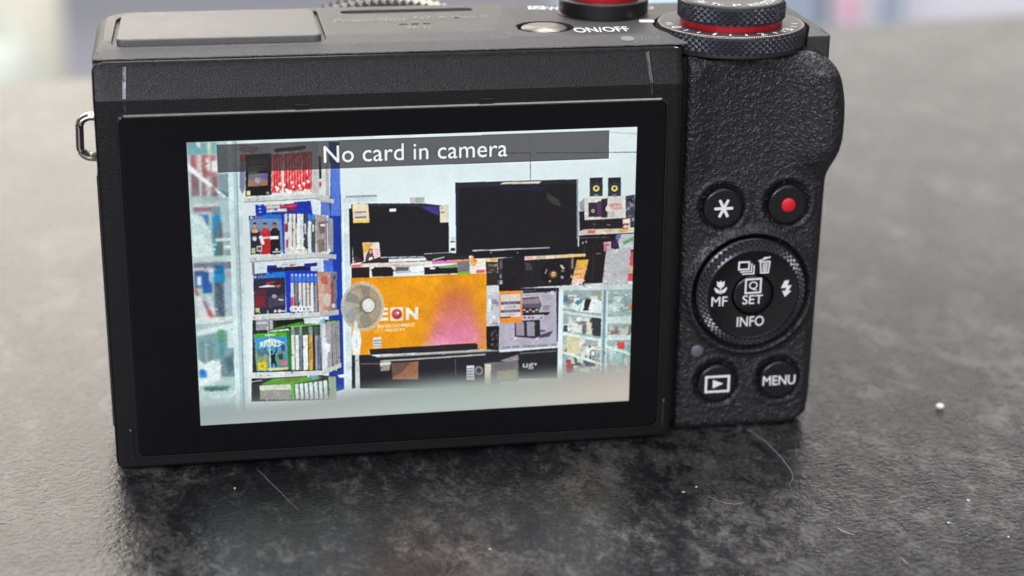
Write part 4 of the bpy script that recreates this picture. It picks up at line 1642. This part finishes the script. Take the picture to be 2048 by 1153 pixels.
pg([(770, 270), (1000, 270), (960, 340), (900, 400), (820, 350)], (30, 26, 28))
el(860, 325, 46, 44, (96, 66, 54))
el(864, 320, 24, 26, (222, 190, 110))
el(864, 320, 8, 10, (90, 60, 40))
pg([(930, 222), (955, 220), (988, 262), (965, 270)], (190, 190, 180))
pg([(765, 320), (785, 262), (797, 262), (782, 315)], (150, 146, 140))
el(955, 356, 17, 17, (176, 150, 200))
el(822, 398, 14, 11, (206, 160, 130))
el(965, 285, 20, 12, (120, 116, 116))
el(1060, 345, 12, 18, (150, 146, 140))
rc(1058, 150, 1082, 260, (150, 150, 150), .8)
pg([(1120, 165), (1248, 162), (1180, 430), (1055, 436)], (232, 176, 100))
pg([(1120, 165), (1248, 162), (1232, 222), (1105, 228)], (232, 180, 60))
for k in range(4):
    ln([(1100 - 14 * k, 268 + 30 * k), (1200 - 14 * k, 256 + 30 * k)], 9, [(214, 110, 40), (232, 214, 150), (206, 120, 60), (240, 226, 190)][k])
pg([(1075, 375), (1190, 370), (1176, 430), (1058, 436)], (232, 190, 190))
ln([(1190, 428), (1400, 422)], 9, (190, 190, 190))
pg([(1440, 45), (1710, 40), (1680, 435), (1395, 440)], (184, 186, 190))
pg([(1410, -10), (1450, -20), (1445, 50), (1415, 80)], (206, 110, 120))
pg([(1710, 70), (1735, 70), (1732, 400), (1670, 395), (1700, 200)], (206, 80, 90))
rc(1685, 230, 1730, 310, (214, 190, 150))
# --- yellow box with the fan in front
frame(660, 540, 5.49)
pg([(235, 90), (1722, 35), (1722, 870), (440, 870), (435, 935), (245, 935)], (226, 150, 14))
pg([(235, 90), (1722, 35), (1722, 60), (236, 112)], (214, 140, 10))
for k in range(40):
    rc(random.uniform(240, 1500), random.uniform(110, 780), 0, 0, (0, 0, 0), 0)
pg([(540, 416), (645, 412), (645, 440), (590, 444), (588, 466), (640, 464), (640, 492), (575, 496), (560, 526), (645, 522), (645, 555), (525, 560)], (232, 226, 206))
rc(668, 412, 810, 552, (232, 222, 200))
el(740, 484, 62, 62, (226, 150, 14))
el(740, 484, 50, 50, (150, 50, 90))
el(735, 476, 34, 32, (196, 90, 130))
el(750, 470, 17, 13, (236, 206, 214))
tx('N', 838, 412, 976, 542, (234, 228, 210), 1, .05)
tx('ENTERTAINMENT', 530, 600, 938, 617, (234, 222, 186), 1, .03)
tx('OUR', 496, 652, 595, 684, (222, 206, 160), 1, .0)
tx('PRIORITY', 610, 646, 832, 668, (236, 224, 190), 1, .03)
# plain colour patches where the box has its printed picture
for k in range(26):
    t_ = k / 25
    c = [int(a + (b - a) * t_) for a, b in zip((196, 112, 44), (222, 132, 178))]
    w_ = 150 + 170 * t_
    rc(1385 - w_, 180 + 620 * t_, 1385 + w_, 215 + 620 * t_, c)
blur(1000, 90, 1715, 860, 22)
rc(1200, 250, 1560, 270, (196, 60, 50), .0)
rc(478, 740, 570, 850, (226, 218, 214))
for k in range(3):
    rc(484, 768 + k * 30, 566, 780 + k * 30, (150, 156, 176))
pg([(440, 870), (1600, 800), (1625, 815), (1625, 880), (445, 930)], (40, 34, 34))
pg([(540, 940), (1750, 868), (1860, 862), (1860, 890), (545, 965)], (150, 150, 152))
pg([(245, 935), (440, 930), (545, 960), (1867, 890), (1867, 1300), (245, 1300)], (34, 34, 40))
ln([(540, 945), (1200, 905), (1860, 866)], 16, (186, 186, 186))
ln([(560, 1000), (1200, 960), (1860, 915)], 16, (176, 172, 172))
ln([(560, 975), (1860, 895)], 10, (44, 40, 42))
pg([(1722, 240), (1860, 240), (1860, 620), (1722, 620)], (190, 196, 206))
speck(1730, 260, 1855, 600, 20, [(150, 156, 170), (230, 236, 240), (206, 196, 190), (120, 124, 140)], 46, 70, .8)
rc(1722, 170, 1840, 240, (206, 210, 212))
rc(1722, 40, 1850, 165, (46, 40, 38))
pg([(1722, 620), (1860, 610), (1860, 880), (1722, 870)], (22, 20, 22))
speck(1770, 640, 1850, 860, 26, [(60, 60, 64), (90, 90, 92), (40, 40, 44)], 24, 26, .9)
pg([(550, 1015), (672, 1005), (660, 1100), (565, 1110)], (150, 146, 140))
pg([(550, 1015), (672, 1005), (668, 1040), (556, 1048)], (206, 206, 200))
pg([(680, 1020), (975, 1003), (975, 1200), (690, 1200)], (150, 104, 76))
pg([(680, 1020), (900, 1007), (800, 1120), (690, 1180)], (96, 76, 66), .8)
ln([(335, 1030), (560, 1028)], 14, (96, 90, 84))
ln([(1380, 975), (1385, 1150)], 6, (110, 110, 120))
rc(1505, 1050, 1588, 1200, (206, 206, 214))
for k in range(4):
    rc(1512, 1075 + k * 30, 1580, 1086 + k * 30, (110, 116, 140))
el(1640, 1100, 46, 50, (130, 130, 134))
el(1640, 1105, 26, 30, (50, 48, 54))
frame(700, 660, 3.531)
pg([(960, 165), (1480, 122), (1480, 340), (960, 345)], (34, 34, 40))
pg([(950, 232), (1190, 215), (1195, 360), (960, 370)], (110, 106, 110))
rc(955, 240, 998, 380, (206, 200, 180))
pg([(1040, 290), (1180, 278), (1180, 340), (1045, 350)], (150, 140, 110))
tx('ug', 1222, 236, 1300, 274, (190, 214, 196), .9, .02)
el(1313, 240, 8, 8, (196, 216, 196))
pg([(1060, 215), (1190, 172), (1195, 212), (1110, 225)], (140, 132, 140))
ln([(1200, 165), (1460, 146)], 8, (110, 106, 106))
# fan
frame(660, 540, 5.49)
el(362, 402, 236, 268, (148, 145, 136), .85)
pg([(150, 330), (240, 240), (330, 260), (330, 520), (230, 560), (165, 500)], (186, 186, 180), .45)
for r in (1, .93, .80, .66, .52, .40):
    n_ = 60
    P_ = [(362 + 234 * r * math.cos(2 * math.pi * k / n_), 402 + 266 * r * math.sin(2 * math.pi * k / n_)) for k in range(n_ + 1)]
    ln(P_, 7 if r > .9 else 4, (226, 228, 222) if r > .9 else (116, 112, 106), .85 if r > .9 else .55)
for k in range(44):
    a = 2 * math.pi * k / 44
    ln([(400 + 70 * math.cos(a), 385 + 76 * math.sin(a)), (362 + 232 * math.cos(a + .35), 402 + 262 * math.sin(a + .35))], 3.2, (214, 214, 206), .55)
for a0 in (2.2, 3.4, 4.6, 1.0):
    pg([(400, 390), (362 + 200 * math.cos(a0), 402 + 230 * math.sin(a0)), (362 + 215 * math.cos(a0 + .5), 402 + 240 * math.sin(a0 + .5)), (362 + 130 * math.cos(a0 + .8), 402 + 150 * math.sin(a0 + .8))], (104, 104, 104), .42)
pg([(160, 420), (240, 380), (330, 470), (330, 600), (250, 600), (180, 520)], (176, 180, 180), .5)
el(418, 388, 92, 98, (110, 100, 84), .55)
el(428, 388, 68, 74, (206, 210, 208))
el(420, 380, 42, 48, (222, 226, 224), .8)
pg([(262, 650), (325, 640), (350, 760), (332, 935), (258, 935), (240, 760)], (228, 234, 236))
pg([(272, 560), (300, 560), (320, 660), (268, 670)], (206, 212, 212))
pg([(280, 930), (325, 930), (335, 1300), (285, 1300)], (196, 204, 208))
ln([(300, 760), (298, 850)], 8, (150, 158, 166))
rc(276, 985, 330, 1000, (150, 158, 160))

# --- barbecue carton and glass display cabinet on the right
frame(950, 490, 5.49)
pg([(268, 505), (895, 480), (905, 1110), (275, 1150)], (172, 168, 184))
pg([(268, 480), (920, 468), (925, 490), (268, 508)], (28, 24, 28))
pg([(893, 480), (925, 478), (925, 1060), (900, 1060)], (38, 36, 56))
pg([(530, 505), (885, 488), (885, 515), (530, 530)], (40, 38, 46))
el(850, 528, 26, 24, (206, 204, 214))
pg([(523, 575), (560, 555), (690, 552), (735, 660), (700, 745), (523, 750)], (92, 84, 96))
pg([(523, 600), (700, 585), (715, 640), (523, 650)], (136, 126, 138))
ln([(523, 570), (690, 560)], 14, (196, 190, 200))
pg([(523, 690), (690, 690), (690, 735), (523, 735)], (40, 34, 38))
for q in range(5):
    rc(530 + q * 34, 705 + (q % 2) * 18, 556 + q * 34, 718 + (q % 2) * 18, (206, 180, 180))
pg([(523, 745), (830, 735), (800, 770), (523, 775)], (30, 27, 34))
pg([(750, 660), (830, 660), (815, 715), (745, 715)], (140, 136, 150))
rc(523, 775, 760, 822, (180, 176, 192))
for q in (548, 596, 640, 730):
    el(q, 797, 10, 11, (70, 66, 78))
pg([(440, 835), (715, 820), (720, 990), (670, 1025), (440, 1005)], (40, 36, 44))
pg([(450, 850), (540, 845), (545, 995), (455, 990)], (150, 144, 158))
pg([(570, 842), (655, 838), (660, 1000), (575, 998)], (146, 140, 154))
pg([(715, 985), (860, 938), (820, 1005), (700, 1020)], (70, 68, 92))
pg([(720, 930), (780, 930), (770, 955), (720, 958)], (96, 92, 116))
for q in ((445, 1024), (680, 1030)):
    el(*q, 18, 16, (206, 200, 206))
tx('GRILL CHILL - 25 Burger capacity - 10.47', 305, 1112, 905, 1106, (70, 66, 74), .9, .02)
pg([(272, 508), (512, 505), (520, 848), (278, 856)], (232, 138, 40))
rc(284, 545, 500, 612, (206, 202, 196))
rc(290, 628, 500, 655, (84, 76, 130))
rc(284, 658, 500, 702, (210, 206, 204))
rc(290, 716, 500, 742, (84, 76, 130))
rc(284, 745, 500, 788, (210, 206, 204))
tx('BUY IT TODAY', 320, 634, 470, 650, (214, 204, 220), .9)
tx('£229.99', 330, 668, 452, 694, (110, 104, 110), .9)
tx('WEEKLY', 320, 722, 470, 738, (206, 196, 214), .8)
tx('£10.47', 340, 754, 440, 776, (150, 146, 150), .9)
rc(284, 790, 390, 800, (70, 60, 66))
pg([(925, 445), (1725, 430), (1722, 490), (930, 505)], (196, 210, 208))
pg([(925, 500), (1722, 488), (1720, 1500), (925, 1500)], (150, 172, 172))
speck(960, 505, 1390, 700, 40, [(120, 116, 104), (196, 206, 200), (90, 110, 140), (150, 150, 130), (214, 222, 220)], 90, 60, .8)
speck(960, 780, 1380, 960, 46, [(70, 70, 76), (206, 212, 208), (110, 104, 100), (230, 236, 234), (50, 48, 54)], 80, 60, .85)
speck(960, 1000, 1390, 1400, 60, [(206, 212, 196), (226, 232, 230), (150, 156, 160), (70, 72, 78), (206, 196, 160)], 80, 70, .85)
speck(1430, 510, 1715, 780, 40, [(176, 196, 192), (150, 170, 166), (120, 150, 150), (206, 220, 216)], 90, 70, .7)
speck(1430, 860, 1715, 980, 24, [(150, 140, 120), (110, 104, 96), (190, 196, 190)], 90, 60, .8)
speck(1430, 1040, 1715, 1400, 40, [(176, 200, 196), (206, 222, 220), (130, 160, 160)], 90, 70, .7)
pg([(1060, 690), (1090, 590), (1140, 580), (1170, 640), (1130, 730)], (214, 230, 230))
pg([(1095, 640), (1120, 600), (1160, 610), (1140, 660)], (70, 130, 150))
pg([(960, 600), (1000, 570), (1050, 605), (965, 625)], (70, 120, 176))
pg([(1180, 600), (1330, 590), (1400, 620), (1390, 750), (1150, 730)], (222, 232, 228))
pg([(1210, 598), (1280, 592), (1240, 718), (1185, 722)], (50, 36, 42))
pg([(1285, 800), (1385, 795), (1380, 1000), (1285, 995)], (54, 54, 58))
rc(1070, 880, 1165, 960, (210, 220, 216))
el(1200, 920, 26, 56, (110, 108, 110))
pg([(1225, 850), (1270, 845), (1280, 980), (1220, 985)], (206, 206, 186))
pg([(1010, 1000), (1150, 985), (1130, 1200), (1010, 1200)], (206, 200, 160))
pg([(955, 720), (1390, 780), (1390, 805), (955, 750)], (200, 216, 214))
pg([(955, 950), (1390, 1030), (1390, 1060), (955, 985)], (206, 222, 220))
pg([(1425, 790), (1715, 780), (1715, 860), (1425, 862)], (196, 212, 208))
pg([(1430, 985), (1715, 980), (1715, 1040), (1430, 1045)], (196, 216, 212))
pg([(1555, 1060), (1640, 1045), (1645, 1135), (1570, 1140)], (206, 70, 62))
ln([(1465, 1000), (1510, 870)], 8, (220, 226, 222))
rc(1395, 500, 1440, 1500, (200, 220, 222))
rc(1408, 500, 1416, 1500, (120, 150, 156))
rc(922, 505, 955, 1500, (214, 230, 232))
pg([(1690, 640), (1718, 650), (1715, 720), (1680, 690)], (206, 120, 90))
frame(700, 660, 3.531)
pg([(1500, 145), (1780, 230), (1780, 250), (1500, 165)], (206, 224, 222))
pg([(1800, 100), (1980, 160), (1980, 178), (1800, 120)], (206, 222, 220))
el(1715, 165, 22, 30, (120, 130, 136))
el(1715, 165, 12, 18, (220, 228, 226))
pg([(1525, 210), (1560, 205), (1575, 290), (1530, 300)], (150, 70, 70))
rc(1860, 165, 1920, 232, (150, 190, 184))
# fine clutter: small local variations on the shelves, as print, gaps and glints
wallmask = np.abs(CV - np.array((214, 228, 230), np.float32) / 255).max(-1) < .02


def litter(x0, y0, x1, y1, n, w, h, lo=.70, hi=1.35, tint=.05):
    n, w, h = int(n * .5), w * .8, h * .8
    a, b = T(x0, y0), T(x1, y1)
    for k in range(n):
        x, y = int(random.uniform(a[0], b[0])), int(random.uniform(a[1], b[1]))
        ww, hh = max(1, int(w * random.uniform(.3, 1.3))), max(1, int(h * random.uniform(.3, 1.3)))
        x, y = min(max(x, 0), CW - 2), min(max(y, 0), CH - 2)
        c = CV[y, x] * random.uniform(lo, hi) + np.array([random.uniform(-tint, tint) for _ in range(3)], np.float32)
        sub = CV[y:y + hh, x:x + ww]
        sub[:] = sub * .35 + np.clip(c, 0, 1) * .65


frame(0, 0, 1.0)
litter(395, 310, 455, 790, 500, 14, 10, .85, 1.15, .03)
litter(500, 300, 625, 390, 500, 5, 12)
litter(500, 405, 660, 510, 800, 6, 9)
litter(505, 530, 675, 625, 800, 6, 9)
litter(505, 640, 680, 745, 800, 6, 9)
litter(510, 760, 660, 800, 260, 6, 8)
litter(702, 500, 985, 548, 600, 12, 4)
litter(975, 520, 1180, 580, 420, 8, 6, .5, 1.7)
litter(1158, 395, 1268, 480, 420, 7, 6)
litter(1160, 480, 1268, 570, 300, 8, 8)
litter(1120, 585, 1260, 740, 1100, 10, 8, .78, 1.25)
litter(985, 590, 1112, 690, 220, 8, 5, .8, 1.2, .04)
litter(740, 700, 1110, 750, 240, 12, 5, .7, 1.5)
litter(705, 405, 900, 510, 60, 8, 4, .7, 1.6, .03)
# light falling across the larger plain things
gy, gx = np.mgrid[0:CH, 0:CW].astype(np.float32)
CV *= (1.04 - .10 * np.abs(gx / CW - .55) + .03 * np.sin(gx * .006) * np.cos(gy * .009))[..., None]
blur(300, 200, 1400, 950, 1)
# --- soft foreground counter in the picture
frame(0, 0, 1.0)
gy, gx = np.mgrid[0:CH, 0:CW].astype(np.float32)
un, vn = gx / CW, gy / CH
top_ = .905 - .075 * un + .010 * np.sin(un * 9)
cov = np.clip((vn - top_ + .02) / .085, 0, 1)
cov = cov * cov * (3 - 2 * cov)
ft = np.stack([166 + 22 * un + 6 * np.sin(un * 8), 182 + 6 * un, 182 - 4 * un], -1) / 255
ft = ft * (.86 + .14 * np.clip((vn - top_) / .12, 0, 1))[..., None]
SOFT = CV.copy()
CV[:] = CV * (1 - cov[..., None]) + ft.astype(np.float32) * cov[..., None]
# --- warning bar
fill([T(434, 290), T(1218, 262), T(1217, 319), T(436, 346)], (96, 92, 96), 1, 'mul')
fill([T(434, 290), T(1218, 262), T(1217, 319), T(436, 346)], (150, 150, 150), .22)
tx('No card in camera', 648, 293, 1015, 314, (244, 250, 250), 1, .004, 1.02)

# uneven shading and grain so that nothing in the picture is one flat tone
def cloud(step, seed):
    r_ = np.random.default_rng(seed)
    a = r_.normal(0, 1, (CH // step + 3, CW // step + 3)).astype(np.float32)
    yy, xx = np.arange(CH) / step, np.arange(CW) / step
    y0, x0 = yy.astype(int), xx.astype(int)
    fy, fx = (yy - y0)[:, None], (xx - x0)[None, :]
    return (a[y0][:, x0] * (1 - fy) * (1 - fx) + a[y0 + 1][:, x0] * fy * (1 - fx) + a[y0][:, x0 + 1] * (1 - fy) * fx + a[y0 + 1][:, x0 + 1] * fy * fx).astype(np.float32)


keep = CV.copy()
plain = wallmask
flat = (1 - np.clip(cov * 1.2, 0, 1)) * np.where(plain, .25, 1.0)
for st, am in ((4, .028), (9, .018), (26, .03)):
    CV *= 1 + (am * cloud(st, st) * flat)[..., None]
    CV += (.004 * np.stack([cloud(st, st + q) for q in (50, 60, 70)], -1) * flat[..., None])
# crisp edges as the panel shows them
sf = CV.copy()
frame(0, 0, 1.0)
blur(300, 200, 1400, 950, 3)
CV[:] = sf + .45 * (sf - CV)
bar = np.all(np.abs(keep - np.array((244, 250, 250), np.float32) / 255) < .01, -1)
CV[bar] = keep[bar]

# sampling texture of the panel: faint diagonal moire and grain in the light areas
lum = CV.mean(-1)
mo = np.sin((gx * .62 + gy * .95)) * np.sin(gx * .031 - gy * .047 + 2) + .6 * np.sin(gx * .9 - gy * .5)
CV += (.020 * mo * np.clip(lum * 1.4 - .3, 0, 1))[..., None] * np.array((1.0, .35, -.8), np.float32)
CV += (rng.normal(0, .014, (CH, CW, 1)) + rng.normal(0, .010, (CH, CW, 3))).astype(np.float32) * np.clip(lum + .15, 0, 1)[..., None]
CV[:] = (CV - .5) * 1.02 + .5
CV[:] = np.clip(CV, .012, 1.0)
pic = CV.reshape(CH // SSF, SSF, CW // SSF, SSF, 3).mean((1, 3))
lin = np.where(pic <= .04045, pic / 12.92, ((pic + .055) / 1.055) ** 2.4)
GH, GW = lin.shape[:2]
px = np.linspace(-31.7, 31.7, GW)
pz = np.linspace(21.13, -21.13, GH)
co = np.zeros((GH, GW, 3), np.float32)
co[..., 0] = (px[None, :] - OFF[0]) * S
co[..., 1] = (-.02 - OFF[1]) * S
co[..., 2] = (pz[:, None] + ZO - OFF[2]) * S
idx = np.arange(GH * GW).reshape(GH, GW)
quads = np.stack([idx[1:, :-1], idx[1:, 1:], idx[:-1, 1:], idx[:-1, :-1]], -1).reshape(-1, 4)
me = bpy.data.meshes.new('display_picture')
me.vertices.add(GH * GW)
me.vertices.foreach_set('co', co.ravel())
me.loops.add(quads.size)
me.loops.foreach_set('vertex_index', quads.ravel().astype(np.int32))
me.polygons.add(len(quads))
me.polygons.foreach_set('loop_start', (np.arange(len(quads)) * 4).astype(np.int32))
me.update(calc_edges=True)
ca_ = me.color_attributes.new('picture', 'FLOAT_COLOR', 'POINT')
ca_.data.foreach_set('color', np.concatenate([lin, np.ones((GH, GW, 1))], -1).astype(np.float32).ravel())
me.materials.append(MAT['display'])
shown = bpy.data.objects.new('display_picture', me)
COL.objects.link(shown)
shown.parent = glass
shown['label'] = 'lit display showing a shop interior and the words No card in camera'


# ------------------------------------------------------------------ dust on the counter
OFF = Vector((0, 0, 0))


def fibre(pts, r, label):
    global OFF
    c = Vector((pts[0][0], pts[0][1], 0))
    OFF = c
    P = [Vector((x, y, .0)) for x, y in pts]
    fine = []
    for i in range(len(P) - 1):
        p0, p1, p2, p3 = P[max(i - 1, 0)], P[i], P[i + 1], P[min(i + 2, len(P) - 1)]
        for k in range(6):
            t = k / 6
            fine.append(.5 * ((2 * p1) + (p2 - p0) * t + (2 * p0 - 5 * p1 + 4 * p2 - p3) * t * t + (3 * p1 - p0 - 3 * p2 + p3) * t ** 3))
    fine.append(P[-1])
    fine = [(p.x, p.y, r * .8 + .10 * abs(math.sin(i * .7))) for i, p in enumerate(fine)]
    o = obj('fibre', *tube(fine, lambda t: r * (1 - .5 * abs(2 * t - 1)), 6), 'fibre', None, True)
    o.location = OFF * S
    OFF = Vector((0, 0, 0))
    return tag(o, label, 'fibre')


fibre([(50.9, 2.8), (52.5, -2.5), (53.2, -9.1), (53.1, -14.3), (52.1, -17.0)], .070, 'long curved white fibre lying on the counter in front of the grip')
fibre([(53.9, -32.1), (54.4, -33.4), (55.6, -34.5)], .10, 'short bright curved fibre on the counter, well in front of the grip corner')
fibre([(59.3, -41.9), (59.8, -43.9)], .085, 'tiny straight fibre on the counter, farthest from the camera body')
fibre([(-24.0, -.7), (-21.3, -8.3), (-18.8, -15.5)], .038, 'thin straight pale fibre on the counter below the display')
fibre([(38.7, -19.3), (40.2, -21.6), (41.7, -22.7), (43.8, -22.4)], .042, 'faint curved fibre on the counter between the display and the grip')


def crumb(c, r, label):
    global OFF
    OFF = Vector((c[0], c[1], 0))
    vs, fs = [], []
    rr = random.Random(int(c[0] * 10))
    nu, nv = 10, 6
    for j in range(nv + 1):
        ph = math.pi * j / nv
        for i in range(nu):
            th = 2 * math.pi * i / nu
            w = r * rr.uniform(.75, 1.2)
            vs.append((c[0] + w * math.sin(ph) * math.cos(th), c[1] + w * math.sin(ph) * math.sin(th), r * .55 + .6 * r * math.cos(ph)))
    for j in range(nv):
        for i in range(nu):
            k = (i + 1) % nu
            fs.append((j * nu + i, j * nu + k, (j + 1) * nu + k, (j + 1) * nu + i))
    o = obj('crumb', vs, fs, 'crumb', None, True)
    o.location = OFF * S
    OFF = Vector((0, 0, 0))
    return tag(o, label, 'crumb')


crumb((83.8, 5.9), .72, 'white crumb on the counter beside the grip, the largest')
for c, r, l in (((-27.3, -7.0), .16, 'tiny white speck on the counter below the display, beside the thin fibre'),
                ((5.8, -31.1), .15, 'tiny white speck on the dark counter well in front of the display'),
                ((69.7, -32.8), .17, 'tiny pale speck on the counter to the right of the short fibre'),
                ((76.2, -38.1), .15, 'tiny white speck on the counter, in front of the large crumb'),
                ((38.1, -16.4), .16, 'tiny pale speck on the counter beside the faint curved fibre')):
    crumb(c, r, l)
